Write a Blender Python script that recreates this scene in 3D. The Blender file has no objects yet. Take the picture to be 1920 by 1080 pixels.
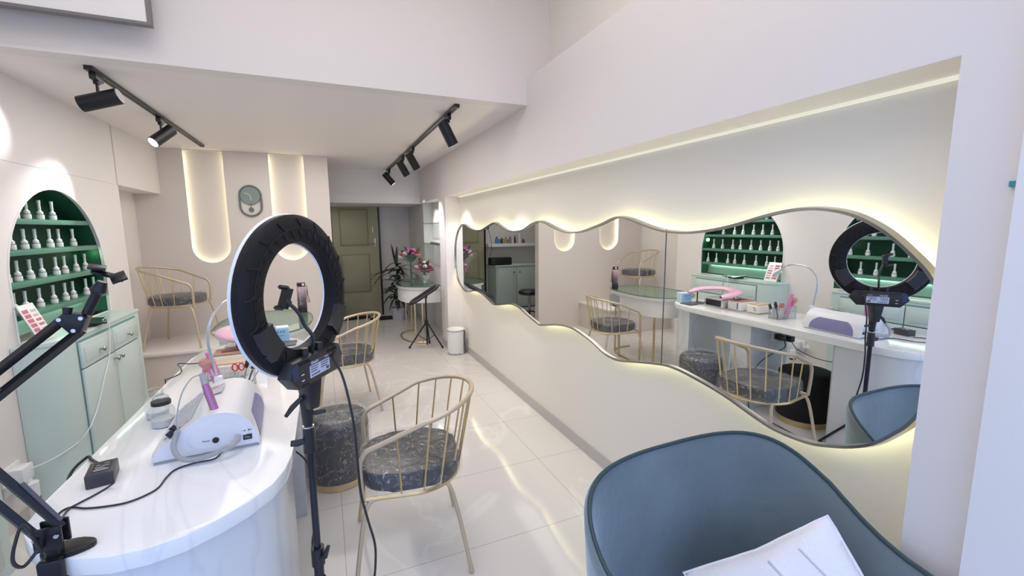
import bpy, bmesh, math, random
from mathutils import Vector, Matrix, Euler
random.seed(7)
sc = bpy.context.scene
COL = sc.collection

# ------------------------------------------------------------------ camera
F_PX, YAW, PITCH, ROLL, CAM_H = 817.3, 0.403356, 0.136982, -0.0080694, 1.5
fw = Vector((math.sin(YAW)*math.cos(PITCH), math.cos(YAW)*math.cos(PITCH), -math.sin(PITCH)))
rt0 = Vector((math.cos(YAW), -math.sin(YAW), 0)); up0 = rt0.cross(fw)
rt = rt0*math.cos(ROLL) + up0*math.sin(ROLL); up = up0*math.cos(ROLL) - rt0*math.sin(ROLL)
cam_data = bpy.data.cameras.new('camera'); cam = bpy.data.objects.new('camera', cam_data); COL.objects.link(cam)
cam_data.sensor_width = 36; cam_data.lens = F_PX/1920*36; cam_data.clip_start = 0.02
cam.matrix_world = Matrix(((rt.x, up.x, -fw.x, 0), (rt.y, up.y, -fw.y, 0), (rt.z, up.z, -fw.z, CAM_H), (0, 0, 0, 1)))
sc.camera = cam

# ------------------------------------------------------------------ world, exposure, big lights
w = bpy.data.worlds.new('world'); sc.world = w; w.use_nodes = True
bgn = w.node_tree.nodes['Background']; bgn.inputs[0].default_value = (0.48, 0.64, 1.0, 1); bgn.inputs[1].default_value = 1.7
sc.view_settings.view_transform = 'Standard'; sc.view_settings.look = 'None'
sc.view_settings.gamma = 1; sc.view_settings.use_curve_mapping = False
sc.view_settings.exposure = 0.07
def light(name, kind, loc, power, color=(1, 1, 1), rot=(0, 0, 0), **k):
    l = bpy.data.lights.new(name, kind); l.energy = power; l.color = color
    for a, v in k.items(): setattr(l, a, v)
    o = bpy.data.objects.new(name, l); o.location = loc; o.rotation_euler = rot; COL.objects.link(o); return o
light('ceiling_fill_light', 'AREA', (0.0, 1.25, 3.40), 27, (1, 0.955, 0.93), shape='RECTANGLE', size=2.2, size_y=1.6)  # unseen fill added over the front section, no fixture modelled
light('inner_fill_light', 'AREA', (-0.1, 4.0, 2.33), 30, (1, 0.95, 0.90), shape='RECTANGLE', size=1.7, size_y=2.4)  # added fill for the inner room, has no lamp of its own
light('far_room_fill', 'AREA', (-0.2, 7.2, 1.86), 3.0, (1, 0.97, 0.95), shape='RECTANGLE', size=0.8, size_y=0.5)  # faint fill added to lift the dim far room
light('shelf_niche_fill', 'POINT', (1.40, 6.0, 1.45), 2.5, (0.95, 0.97, 1), shadow_soft_size=0.03)  # added fill to brighten the alcove walls, not a fitted lamp

# ------------------------------------------------------------------ pixel helper (1920x1080) on the real planes
def at(x, y, ax, val):
    d = rt*(x-960) + up*(540-y) + fw*F_PX; i = 'XYZ'.index(ax)
    o = Vector((0, 0, CAM_H)); return o + d*((val-o[i])/d[i])

# ------------------------------------------------------------------ materials
MATS = {}
def mat(name, col, rough=0.5, metal=0.0, spec=0.5, bump=0.0, bscale=30, var=0.0, vscale=4, coat=0, sheen=0, emis=None, estr=0, alpha=1, trans=0):
    m = bpy.data.materials.new(name); m.use_nodes = True; nt = m.node_tree; b = nt.nodes['Principled BSDF']
    b.inputs['Base Color'].default_value = (*col, 1); b.inputs['Roughness'].default_value = rough
    b.inputs['Metallic'].default_value = metal; b.inputs['Specular IOR Level'].default_value = spec
    b.inputs['Coat Weight'].default_value = coat; b.inputs['Sheen Weight'].default_value = sheen
    b.inputs['Transmission Weight'].default_value = trans
    if emis: b.inputs['Emission Color'].default_value = (*emis, 1); b.inputs['Emission Strength'].default_value = estr
    tc = nt.nodes.new('ShaderNodeTexCoord')
    if var > 0:
        n = nt.nodes.new('ShaderNodeTexNoise'); n.inputs['Scale'].default_value = vscale; n.inputs['Detail'].default_value = 5
        nt.links.new(tc.outputs['Object'], n.inputs['Vector'])
        mx = nt.nodes.new('ShaderNodeMix'); mx.data_type = 'RGBA'
        mx.inputs[6].default_value = (*[max(0, c*(1-var)) for c in col], 1); mx.inputs[7].default_value = (*[min(1, c*(1+var)) for c in col], 1)
        nt.links.new(n.outputs['Fac'], mx.inputs[0]); nt.links.new(mx.outputs[2], b.inputs['Base Color'])
    if bump > 0:
        n = nt.nodes.new('ShaderNodeTexNoise'); n.inputs['Scale'].default_value = bscale; n.inputs['Detail'].default_value = 4
        nt.links.new(tc.outputs['Object'], n.inputs['Vector'])
        bp = nt.nodes.new('ShaderNodeBump'); bp.inputs['Strength'].default_value = bump; bp.inputs['Distance'].default_value = 0.01
        nt.links.new(n.outputs['Fac'], bp.inputs['Height']); nt.links.new(bp.outputs['Normal'], b.inputs['Normal'])
    MATS[name] = m; return m
def marble(name, base, vein, rough, scale=1.6, width=0.03, tile=None, amount=1.0, grout=(0.42, 0.40, 0.39)):
    m = mat(name, base, rough, spec=0.5); nt = m.node_tree; b = nt.nodes['Principled BSDF']
    tc = nt.nodes.new('ShaderNodeTexCoord'); mp = nt.nodes.new('ShaderNodeMapping'); mp.inputs['Scale'].default_value = (1, 0.45, 1); mp.inputs['Rotation'].default_value = (0, 0, 0.5)
    nt.links.new(tc.outputs['Object'], mp.inputs['Vector'])
    n = nt.nodes.new('ShaderNodeTexNoise'); n.inputs['Scale'].default_value = scale; n.inputs['Detail'].default_value = 7; n.inputs['Distortion'].default_value = 1.6
    nt.links.new(mp.outputs['Vector'], n.inputs['Vector'])
    r = nt.nodes.new('ShaderNodeValToRGB'); e = r.color_ramp.elements
    e[0].position = 0.5-width; e[0].color = (0, 0, 0, 1); e[1].position = 0.5+width; e[1].color = (0, 0, 0, 1)
    c = e.new(0.5); c.color = (amount, amount, amount, 1)
    nt.links.new(n.outputs['Fac'], r.inputs['Fac'])
    n2 = nt.nodes.new('ShaderNodeTexNoise'); n2.inputs['Scale'].default_value = scale*0.8; n2.inputs['Detail'].default_value = 3
    nt.links.new(tc.outputs['Object'], n2.inputs['Vector'])
    mx0 = nt.nodes.new('ShaderNodeMix'); mx0.data_type = 'RGBA'
    mx0.inputs[6].default_value = (*[c*0.96 for c in base], 1); mx0.inputs[7].default_value = (*[min(1, c*1.04) for c in base], 1)
    nt.links.new(n2.outputs['Fac'], mx0.inputs[0])
    mx = nt.nodes.new('ShaderNodeMix'); mx.data_type = 'RGBA'; mx.inputs[7].default_value = (*vein, 1)
    nt.links.new(r.outputs['Color'], mx.inputs[0]); nt.links.new(mx0.outputs[2], mx.inputs[6])
    out = mx.outputs[2]
    if tile:
        br = nt.nodes.new('ShaderNodeTexBrick'); br.offset = 0; br.squash = 1
        br.inputs['Scale'].default_value = 1; br.inputs['Mortar Size'].default_value = 0.0016; br.inputs['Mortar Smooth'].default_value = 0
        br.inputs['Brick Width'].default_value = tile[0]; br.inputs['Row Height'].default_value = tile[1]
        nt.links.new(tc.outputs['Object'], br.inputs['Vector'])
        mg = nt.nodes.new('ShaderNodeMix'); mg.data_type = 'RGBA'; mg.inputs[7].default_value = (*grout, 1)
        nt.links.new(br.outputs['Fac'], mg.inputs[0]); nt.links.new(out, mg.inputs[6]); out = mg.outputs[2]
    nt.links.new(out, b.inputs['Base Color']); return m
def thin_glass(name, tint, gloss=0.12, rough=0.02, fm=0.7):
    m = bpy.data.materials.new(name); m.use_nodes = True; nt = m.node_tree; nt.nodes.clear()
    o = nt.nodes.new('ShaderNodeOutputMaterial'); t = nt.nodes.new('ShaderNodeBsdfTransparent'); t.inputs[0].default_value = (*tint, 1)
    g = nt.nodes.new('ShaderNodeBsdfGlossy'); g.inputs['Roughness'].default_value = rough; g.inputs['Color'].default_value = (0.9, 0.95, 0.93, 1)
    fr = nt.nodes.new('ShaderNodeLayerWeight'); fr.inputs['Blend'].default_value = 0.25
    ma = nt.nodes.new('ShaderNodeMath'); ma.operation = 'MULTIPLY_ADD'; ma.inputs[1].default_value = fm; ma.inputs[2].default_value = gloss; ma.use_clamp = True
    nt.links.new(fr.outputs['Fresnel'], ma.inputs[0])
    mx = nt.nodes.new('ShaderNodeMixShader'); nt.links.new(ma.outputs[0], mx.inputs[0]); nt.links.new(t.outputs[0], mx.inputs[1]); nt.links.new(g.outputs[0], mx.inputs[2])
    nt.links.new(mx.outputs[0], o.inputs[0]); MATS[name] = m; return m
def film(name, dens=0.11, col=(0.85, 0.87, 0.9)):
    m = bpy.data.materials.new(name); m.use_nodes = True; nt = m.node_tree; nt.nodes.clear()
    o = nt.nodes.new('ShaderNodeOutputMaterial'); t = nt.nodes.new('ShaderNodeBsdfTransparent')
    g = nt.nodes.new('ShaderNodeBsdfGlossy'); g.inputs['Roughness'].default_value = 0.12; d = nt.nodes.new('ShaderNodeBsdfDiffuse'); d.inputs[0].default_value = (*col, 1)
    tc = nt.nodes.new('ShaderNodeTexCoord'); n = nt.nodes.new('ShaderNodeTexNoise'); n.inputs['Scale'].default_value = 9; n.inputs['Detail'].default_value = 6; n.inputs['Distortion'].default_value = 2.5
    nt.links.new(tc.outputs['Object'], n.inputs['Vector'])
    r = nt.nodes.new('ShaderNodeValToRGB'); e = r.color_ramp.elements; e[0].position = 0.490; e[0].color = (dens,)*3+(1,); e[1].position = 0.510; e[1].color = (dens,)*3+(1,)
    c = e.new(0.5); c.color = (0.62, 0.62, 0.62, 1)
    nt.links.new(n.outputs['Fac'], r.inputs['Fac'])
    bp = nt.nodes.new('ShaderNodeBump'); bp.inputs['Strength'].default_value = 1.0; bp.inputs['Distance'].default_value = 0.03
    nt.links.new(n.outputs['Fac'], bp.inputs['Height']); nt.links.new(bp.outputs['Normal'], g.inputs['Normal'])
    gd = nt.nodes.new('ShaderNodeMixShader'); gd.inputs[0].default_value = 0.35; nt.links.new(g.outputs[0], gd.inputs[1]); nt.links.new(d.outputs[0], gd.inputs[2])
    mx = nt.nodes.new('ShaderNodeMixShader'); nt.links.new(r.outputs['Color'], mx.inputs[0]); nt.links.new(t.outputs[0], mx.inputs[1]); nt.links.new(gd.outputs[0], mx.inputs[2])
    nt.links.new(mx.outputs[0], o.inputs[0]); MATS[name] = m; return m

WALL = mat('wall_paint', (0.80, 0.755, 0.735), 0.55, bump=0.03, bscale=60)
WALLR = mat('wall_paint_niche', (0.84, 0.80, 0.73), 0.5, bump=0.03, bscale=60)
WALLB = mat('wall_paint_beige', (0.72, 0.65, 0.60), 0.6, bump=0.03, bscale=60)
CEIL = mat('ceiling_paint', (0.85, 0.79, 0.775), 0.6)
FAR = mat('wall_paint_grey', (0.74, 0.71, 0.69), 0.6)
FLOOR = marble('floor_marble', (0.73, 0.70, 0.68), (0.84, 0.82, 0.80), 0.09, 1.1, 0.02, (1.2, 0.6), 0.6)
FLOOR.node_tree.nodes['Principled BSDF'].inputs['Specular IOR Level'].default_value = 0.38
FLOORD = marble('floor_marble_grey', (0.30, 0.27, 0.255), (0.42, 0.39, 0.37), 0.1, 1.1, 0.02, (0.6, 0.6), 0.6, (0.2, 0.19, 0.18))
SKIRT = mat('skirting_grey', (0.52, 0.49, 0.465), 0.3)
COUNTER = marble('counter_marble', (0.91, 0.91, 0.91), (0.72, 0.73, 0.75), 0.1, 1.3, 0.02, None, 0.4)
COUNTERB = marble('counter_base_marble', (0.72, 0.735, 0.76), (0.60, 0.62, 0.66), 0.2, 1.3, 0.03, None, 0.5)
MINT = mat('mint_lacquer', (0.60, 0.72, 0.69), 0.28)
MINTP = mat('mint_back_panel', (0.40, 0.66, 0.56), 0.4)
GROOVE = mat('mint_groove', (0.20, 0.33, 0.32), 0.5)
GREEN = mat('dark_green_board', (0.012, 0.060, 0.032), 0.5, spec=0.2, var=0.2, vscale=2)
GREENS = mat('green_shelf_edge', (0.085, 0.24, 0.165), 0.4)
GREENL = mat('green_lining', (0.02, 0.10, 0.055), 0.5, spec=0.3)
GOLD = mat('brushed_gold', (0.70, 0.56, 0.30), 0.3, 0.85, var=0.12, vscale=25)
GOLDW = mat('wrapped_gold', (0.62, 0.52, 0.38), 0.4, 0.5, bump=0.3, bscale=120)
BLACK = mat('black_plastic', (0.018, 0.018, 0.022), 0.38)
BLACKM = mat('black_metal', (0.012, 0.012, 0.015), 0.3, 0.2)
BLACKG = mat('black_gloss', (0.012, 0.014, 0.03), 0.12)
BLACKF = mat('black_fabric', (0.010, 0.010, 0.012), 0.8, bump=0.1, bscale=200)
LEATHER = mat('black_leather', (0.018, 0.020, 0.026), 0.3, bump=0.25, bscale=12)
VELVET = mat('teal_velvet', (0.150, 0.185, 0.195), 0.8, sheen=1.0, var=0.35, vscale=5, bump=0.15, bscale=40)
VELVET.node_tree.nodes['Principled BSDF'].inputs['Sheen Tint'].default_value = (0.55, 0.68, 0.8, 1)
VELVETP = mat('teal_piping', (0.03, 0.06, 0.065), 0.6)
PILLOW = mat('pillow_linen', (0.84, 0.80, 0.80), 0.8, bump=0.2, bscale=150)
WHITEP = mat('white_plastic', (0.82, 0.83, 0.88), 0.25, coat=0.3)
WHITE = mat('white_lacquer', (0.86, 0.85, 0.84), 0.3)
GREYP = mat('grey_plastic', (0.42, 0.43, 0.45), 0.4)
GREYD = mat('dark_grey_plastic', (0.10, 0.10, 0.11), 0.4)
SILVER = mat('satin_silver', (0.70, 0.71, 0.73), 0.25, 0.9)
CHROME = mat('dark_chrome', (0.42, 0.41, 0.38), 0.22, 0.9)
PURPLE = mat('purple_metal', (0.48, 0.20, 0.40), 0.28, 0.35)
PURPLET = mat('violet_cavity', (0.24, 0.23, 0.42), 0.4)
PINK = mat('pink_vinyl', (0.84, 0.50, 0.65), 0.25, bump=0.2, bscale=8, coat=0.3)
PINKD = mat('hot_pink_plastic', (0.80, 0.25, 0.55), 0.3)
BRUSH = mat('brush_bristle', (0.62, 0.30, 0.27), 0.8)
RED = mat('red_plastic', (0.65, 0.06, 0.05), 0.3)
WOOD = mat('light_wood', (0.60, 0.45, 0.30), 0.5, var=0.15, vscale=10)
BROWN = mat('brown_card', (0.42, 0.24, 0.16), 0.6)
CREAM = mat('cream_plastic', (0.82, 0.78, 0.70), 0.4)
BLUEB = mat('blue_card', (0.25, 0.55, 0.82), 0.5)
BLUEL = mat('pale_blue_card', (0.62, 0.78, 0.88), 0.5)
LABEL = mat('label_silver', (0.55, 0.62, 0.80), 0.4)
INK = mat('ink_dark', (0.05, 0.06, 0.10), 0.5)
INKW = mat('ink_white', (0.75, 0.77, 0.85), 0.5)
OLIVE = mat('door_olive', (0.40, 0.38, 0.25), 0.5, var=0.12, vscale=3)
OLIVED = mat('door_olive_moulding', (0.30, 0.285, 0.18), 0.5)
LEAF = mat('palm_leaf', (0.022, 0.045, 0.022), 0.4)
STEM = mat('stem_brown', (0.06, 0.055, 0.03), 0.7)
POT = mat('pot_white', (0.60, 0.60, 0.66), 0.5)
FL_PINK = mat('petal_pink', (0.50, 0.12, 0.30), 0.7); FL_RED = mat('petal_crimson', (0.28, 0.02, 0.045), 0.6)
FL_WHITE = mat('petal_white', (0.85, 0.84, 0.82), 0.6); FL_LILAC = mat('petal_lilac', (0.38, 0.24, 0.42), 0.6); FL_OR = mat('petal_orange', (0.45, 0.25, 0.10), 0.6)
FOLI = mat('bouquet_leaf', (0.06, 0.12, 0.04), 0.5)
CLOCK = mat('clock_green', (0.13, 0.16, 0.14), 0.4); CLOCKF = mat('clock_face', (0.22, 0.27, 0.25), 0.35)
TEAL = mat('teal_tape', (0.04, 0.30, 0.36), 0.5)
GLASSM = thin_glass('green_glass', (0.86, 0.93, 0.90), 0.10)
GLASSE = mat('glass_edge', (0.06, 0.16, 0.13), 0.15)
CLEAR = thin_glass('clear_acrylic', (0.95, 0.96, 0.97), 0.03, fm=0.35)
FILM = film('plastic_film'); FILM2 = film('plastic_film_light', 0.08)
MIRROR = mat('mirror_silver', (0.90, 0.92, 0.90), 0.0, 1.0)
LED = mat('led_strip', (0, 0, 0), 0.5, emis=(1.0, 0.97, 0.58), estr=14)
LEDP = mat('led_strip_warm', (0, 0, 0), 0.5, emis=(1.0, 0.96, 0.66), estr=9)
LEDG = mat('led_strip_green', (0, 0, 0), 0.5, emis=(0.75, 1.0, 0.8), estr=14)
LENS = mat('lamp_lens', (0.8, 0.8, 0.85), 0.4, emis=(0.9, 0.9, 1.0), estr=1.2)
DIFF = mat('ring_diffuser', (0.86, 0.88, 0.95), 0.4)
PANELM = mat('capsule_back', (0.80, 0.78, 0.74), 0.6)
BOTW = mat('polish_white', (0.80, 0.82, 0.80), 0.3); BOTC = mat('polish_cap', (0.62, 0.72, 0.66), 0.35)
PROD = [mat('product_blue', (0.10, 0.25, 0.45), 0.3), mat('product_brown', (0.10, 0.06, 0.04), 0.3), mat('product_tan', (0.45, 0.35, 0.22), 0.3), mat('product_orange', (0.40, 0.15, 0.06), 0.3), mat('product_white', (0.7, 0.7, 0.68), 0.3)]
DAY = mat('outer_wall_paint', (0.84, 0.81, 0.80), 0.5)

# ------------------------------------------------------------------ mesh builder
WM = {}
class MB:
    def __init__(s): s.bm = bmesh.new()
    def box(s, c, sz, rot=(0, 0, 0), bevel=0, seg=2, taper=None):
        r = bmesh.ops.create_cube(s.bm, size=1.0); vs = r['verts']
        if taper:
            for v in vs:
                if v.co.z > 0: v.co.x *= taper[0]; v.co.y *= taper[1]
        M = Matrix.Translation(c) @ Euler(rot).to_matrix().to_4x4() @ Matrix.Diagonal((*sz, 1))
        bmesh.ops.transform(s.bm, matrix=M, verts=vs)
        if bevel > 0:
            es = list({e for v in vs for e in v.link_edges})
            bmesh.ops.bevel(s.bm, geom=es, offset=bevel, segments=seg, profile=0.5, affect='EDGES')
        return s
    def b2(s, lo, hi, bevel=0): return s.box([(a+b)/2 for a, b in zip(lo, hi)], [abs(b-a) for a, b in zip(lo, hi)], bevel=bevel)
    def tube(s, pts, r, n=8, closed=False, cap=True, sq=None):
        pts = [Vector(p) for p in pts]; N = len(pts); rr = r if isinstance(r, (list, tuple)) else [r]*N
        rings = []; prev = None
        for i, p in enumerate(pts):
            if closed: t = pts[(i+1) % N]-pts[i-1]
            else: t = pts[min(i+1, N-1)]-pts[max(i-1, 0)]
            t = t.normalized() if t.length > 1e-9 else Vector((0, 0, 1))
            if prev is None:
                a = Vector((0, 0, 1)) if abs(t.z) < 0.9 else Vector((1, 0, 0)); u = t.cross(a).normalized()
            else:
                u = prev - t*prev.dot(t); u = u.normalized() if u.length > 1e-6 else t.orthogonal().normalized()
            prev = u; v = t.cross(u)
            rings.append([s.bm.verts.new(p + (u*math.cos(2*math.pi*k/n)+v*math.sin(2*math.pi*k/n))*rr[i]) for k in range(n)])
        m = N if closed else N-1
        for i in range(m):
            a, b = rings[i], rings[(i+1) % N]
            off = 0
            if closed and i == N-1:
                best = min(range(n), key=lambda q: (a[0].co-b[q].co).length); off = best
            for k in range(n):
                try: s.bm.faces.new((a[k], a[(k+1) % n], b[(k+1+off) % n], b[(k+off) % n]))
                except ValueError: pass
        if cap and not closed:
            s.bm.faces.new(rings[0][::-1]); s.bm.faces.new(rings[-1])
        return s
    def cyl(s, p0, p1, r0, r1=None, n=20): return s.tube([p0, p1], [r0, r0 if r1 is None else r1], n)
    def lathe(s, prof, n=24, c=(0, 0, 0), M=None):
        c = Vector(c); rings = []
        for r, z in prof:
            ring = []
            for k in range(n):
                a = 2*math.pi*k/n; p = Vector((r*math.cos(a), r*math.sin(a), z))
                if M is not None: p = M @ p
                ring.append(s.bm.verts.new(p+c))
            rings.append(ring)
        for a, b in zip(rings, rings[1:]):
            for k in range(n): s.bm.faces.new((a[k], a[(k+1) % n], b[(k+1) % n], b[k]))
        if prof[0][0] > 1e-5: s.bm.faces.new(rings[0][::-1])
        if prof[-1][0] > 1e-5: s.bm.faces.new(rings[-1])
        return s
    def prism(s, poly, f, a, b, bevel=0, seg=2):
        """poly 2-d outline; f(u, v, h) -> 3-d; extruded from h=a to h=b"""
        A = [s.bm.verts.new(f(u, v, a)) for u, v in poly]; B = [s.bm.verts.new(f(u, v, b)) for u, v in poly]
        n = len(poly); fs = [s.bm.faces.new(A[::-1]), s.bm.faces.new(B)]
        for i in range(n): fs.append(s.bm.faces.new((A[i], A[(i+1) % n], B[(i+1) % n], B[i])))
        if bevel > 0:
            es = list({e for fc in fs[:2] for e in fc.edges})
            bmesh.ops.bevel(s.bm, geom=es, offset=bevel, segments=seg, profile=0.5, affect='EDGES')
        return s
    def sphere(s, c, r, sub=2, sz=(1, 1, 1), rot=(0, 0, 0)):
        q = bmesh.ops.create_icosphere(s.bm, subdivisions=sub, radius=r)
        M = Matrix.Translation(c) @ Euler(rot).to_matrix().to_4x4() @ Matrix.Diagonal((*sz, 1))
        bmesh.ops.transform(s.bm, matrix=M, verts=q['verts']); return s
    def grid(s, P, closed_u=False):
        """P[i][j] points"""
        V = [[s.bm.verts.new(p) for p in row] for row in P]; R = len(V)
        for i in range(R if closed_u else R-1):
            for j in range(len(V[0])-1):
                s.bm.faces.new((V[i][j], V[(i+1) % R][j], V[(i+1) % R][j+1], V[i][j+1]))
        return s
    def build(s, name, m, parent=None, world=True, ang=35, label=None):
        bm = s.bm
        if parent is not None and world and parent.name in WM: bmesh.ops.transform(bm, matrix=WM[parent.name].inverted(), verts=bm.verts)
        bmesh.ops.recalc_face_normals(bm, faces=bm.faces)
        me = bpy.data.meshes.new(name); bm.to_mesh(me); bm.free()
        for p in me.polygons: p.use_smooth = True
        me.set_sharp_from_angle(angle=math.radians(ang)); me.materials.append(m)
        o = bpy.data.objects.new(name, me); COL.objects.link(o)
        if parent is not None: o.parent = parent; WM[o.name] = WM.get(parent.name, Matrix())
        if label: o['label'] = label
        return o
def thing(name, label, cat, loc=(0, 0, 0), rz=0, group=None):
    o = bpy.data.objects.new(name, None); COL.objects.link(o); o.empty_display_size = 0.05
    o.location = loc; o.rotation_euler = (0, 0, rz); o['label'] = label; o['category'] = cat
    if group: o['group'] = group
    WM[o.name] = Matrix.Translation(loc) @ Matrix.Rotation(rz, 4, 'Z'); return o
def tag(o, label, cat, group=None):
    o['label'] = label; o['category'] = cat
    if group: o['group'] = group
    return o
def struct(o): o['kind'] = 'structure'; return o
def kids(o): return [c for c in ALLKIDS.get(o.name, [])]
def dup(root, loc, rz, label, group=None):
    r = root.copy(); COL.objects.link(r); r.location = loc; r.rotation_euler = (0, 0, rz); r['label'] = label
    if group: r['group'] = group
    for ch in list(root.children):
        c = ch.copy(); COL.objects.link(c); c.parent = r
        for g in list(ch.children):
            d = g.copy(); COL.objects.link(d); d.parent = c
    WM[r.name] = Matrix.Translation(loc) @ Matrix.Rotation(rz, 4, 'Z'); return r
def smooth(pts, k=6, closed=False):
    pts = [Vector(p) for p in pts]; N = len(pts); out = []
    for i in range(N if closed else N-1):
        if closed: p0, p1, p2, p3 = pts[i-1], pts[i], pts[(i+1) % N], pts[(i+2) % N]
        else: p0, p1, p2, p3 = pts[max(i-1, 0)], pts[i], pts[i+1], pts[min(i+2, N-1)]
        for j in range(k):
            t = j/k
            out.append(0.5*((2*p1)+(-p0+p2)*t+(2*p0-5*p1+4*p2-p3)*t*t+(-p0+3*p1-3*p2+p3)*t**3))
    if not closed: out.append(pts[-1])
    return out
def text(name, s, size, m, parent, M, ext=0.0004):
    cu = bpy.data.curves.new(name, 'FONT'); cu.body = s; cu.size = size; cu.extrude = ext; cu.align_x = 'CENTER'; cu.align_y = 'CENTER'
    t = bpy.data.objects.new(name+'_tmp', cu); COL.objects.link(t); bpy.context.view_layer.update()
    me = bpy.data.meshes.new_from_object(t.evaluated_get(bpy.context.evaluated_depsgraph_get())); bpy.data.objects.remove(t)
    me.transform(M); 
    if parent is not None: me.transform(WM[parent.name].inverted())
    me.materials.clear(); me.materials.append(m)
    o = bpy.data.objects.new(name, me); COL.objects.link(o); o.parent = parent; return o

# ------------------------------------------------------------------ room numbers
XF, XR, XM, XL = 1.354, 1.53, 1.457, -1.525      # right front face, niche back, mirror plane, left wall
CZ, TZ, YB = 2.343, 1.880, 5.65                  # low ceiling, niche top, back wall
YN0, YN1, YS0, YS1, YFAR = 0.564, 5.20, 5.51, 6.66, 7.92
HZ = 3.6

# floor
struct(MB().b2((-1.9, 0.30, -0.05), (1.7, 8.1, 0)).build('floor', FLOOR))
struct(MB().b2((-6, -5, -0.08), (6, 0.30, -0.03)).build('floor', mat('pavement', (0.35, 0.35, 0.36), 0.8, var=0.1)))
# ceilings
struct(MB().b2((-1.9, 2.985, CZ), (1.75, 6.75, CZ+0.1)).build('ceiling', CEIL))
struct(MB().b2((-1.9, 0.24, HZ), (1.75, 3.1, HZ+0.1)).build('ceiling', CEIL))
struct(MB().b2((-1.9, 6.66, 1.870), (1.75, 8.1, 1.97)).build('ceiling', CEIL))
# fascia above the low ceiling and the beam at the far room
struct(MB().b2((-1.53, 2.885, CZ), (1.53, 2.985, HZ)).build('wall_upper', WALL))
struct(MB().b2((-1.53, 2.877, CZ), (1.3535, 2.885, CZ+0.016)).build('trim_1', WALL))
struct(MB().b2((-1.9, 6.66, 1.97), (1.53, 6.76, CZ)).build('wall_beam', WALL))
struct(MB().b2((-1.9, 0.24, 2.25), (1.53, 0.38, HZ)).build('wall_skylight_block', WALL))  # unseen lintel added to keep skylight off the upper fascia
# right wall
struct(MB().b2((XR, 0.24, 0), (1.75, 8.0, HZ)).build('wall_right', WALLR))
m = MB(); m.b2((XF, 0.43, TZ), (XR, 6.66, 2.52)); m.b2((XF, 0.43, 0), (XR, YN0, TZ)); m.b2((XF, YN1, 0), (XR, YS0, TZ))
struct(m.build('wall_right_front', WALL))
struct(MB().b2((1.395, YS1, 0), (XR, YFAR, 1.87)).build('wall_far_right', FAR))
struct(MB().b2((1.30, 0.24, 0), (XR, 0.43, HZ)).build('wall_outer', DAY))
m = MB()
for x0, x1, y0, y1 in ((1.352, 1.358, 0.43, 0.444), (1.340, 1.356, 0.405, 0.43), (1.322, 1.33, 0.36, 0.38)): m.b2((x0-0.012, y0, 0), (x1, y1, 2.5))
struct(m.build('trim_2', DAY))
tp = MB().b2((1.345, 0.37, 1.578), (1.3535, 0.456, 1.590)).build('tape_strip', TEAL); tag(tp, 'short teal strip of tape stuck on the white wall edge at far right', 'tape')
# baseboards
struct(MB().b2((XR-0.012, YN0, 0), (XR, YN1, 0.085)).build('baseboard_right', SKIRT))
struct(MB().b2((XF-0.01, YN1, 0), (XF, YS0, 0.085)).build('baseboard_pillar', SKIRT))
struct(MB().b2((1.385, YS1, 0), (1.395, YFAR, 0.085)).build('baseboard_far', SKIRT))
# far room
struct(MB().b2((-1.9, YFAR, 0), (1.6, 8.05, 1.87)).build('wall_far', FAR))
struct(MB().b2((-1.9, 0.24, 0), (-1.75, 8.0, HZ)).build('wall_left_outer', WALL))
# left wall with two arched niches
ARCH = [(3.655, 0.552), (2.045, 0.552)]; ASPR, ABOT = 1.21, 0.905
def arch_pts(cy, r, n=28):
    pts = [(cy-r, ABOT)]
    for k in range(n+1):
        a = math.pi - math.pi*k/n; pts.append((cy+r*math.cos(a), ASPR+r*math.sin(a)))
    pts.append((cy+r, ABOT)); return pts
m = MB(); X0, X1 = XL-0.02, XL
m.b2((X0, 0.24, 0), (X1, ARCH[1][0]-ARCH[1][1], HZ)); m.b2((X0, ARCH[1][0]+ARCH[1][1], 0), (X1, ARCH[0][0]-ARCH[0][1], HZ)); m.b2((X0, ARCH[0][0]+ARCH[0][1], 0), (X1, 4.62, HZ))
for cy, r in ARCH:
    m.b2((X0, cy-r, 0), (X1, cy+r, ABOT))
    ap = arch_pts(cy, r)[1:-1]
    for (ya, za), (yb, zb) in zip(ap, ap[1:]):
        if yb-ya < 1e-6: continue
        m.prism([(ya, za), (yb, zb), (yb, HZ), (ya, HZ)], lambda u, v, h: (h, u, v), X0, X1)
m.b2((-1.75, 4.60, 0), (X0, 4.62, CZ)); m.b2((-1.75, 4.60, 1.875), (X1, YB, CZ))
struct(m.build('wall_left', WALL))
struct(MB().b2((X1, 0.24, 1.872), (X1+0.0006, 4.62, 1.875)).build('trim_3', SKIRT))
struct(MB().b2((X1, 2.86, 0), (X1+0.01, 2.95, 0.07)).build('baseboard_left', SKIRT))
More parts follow.
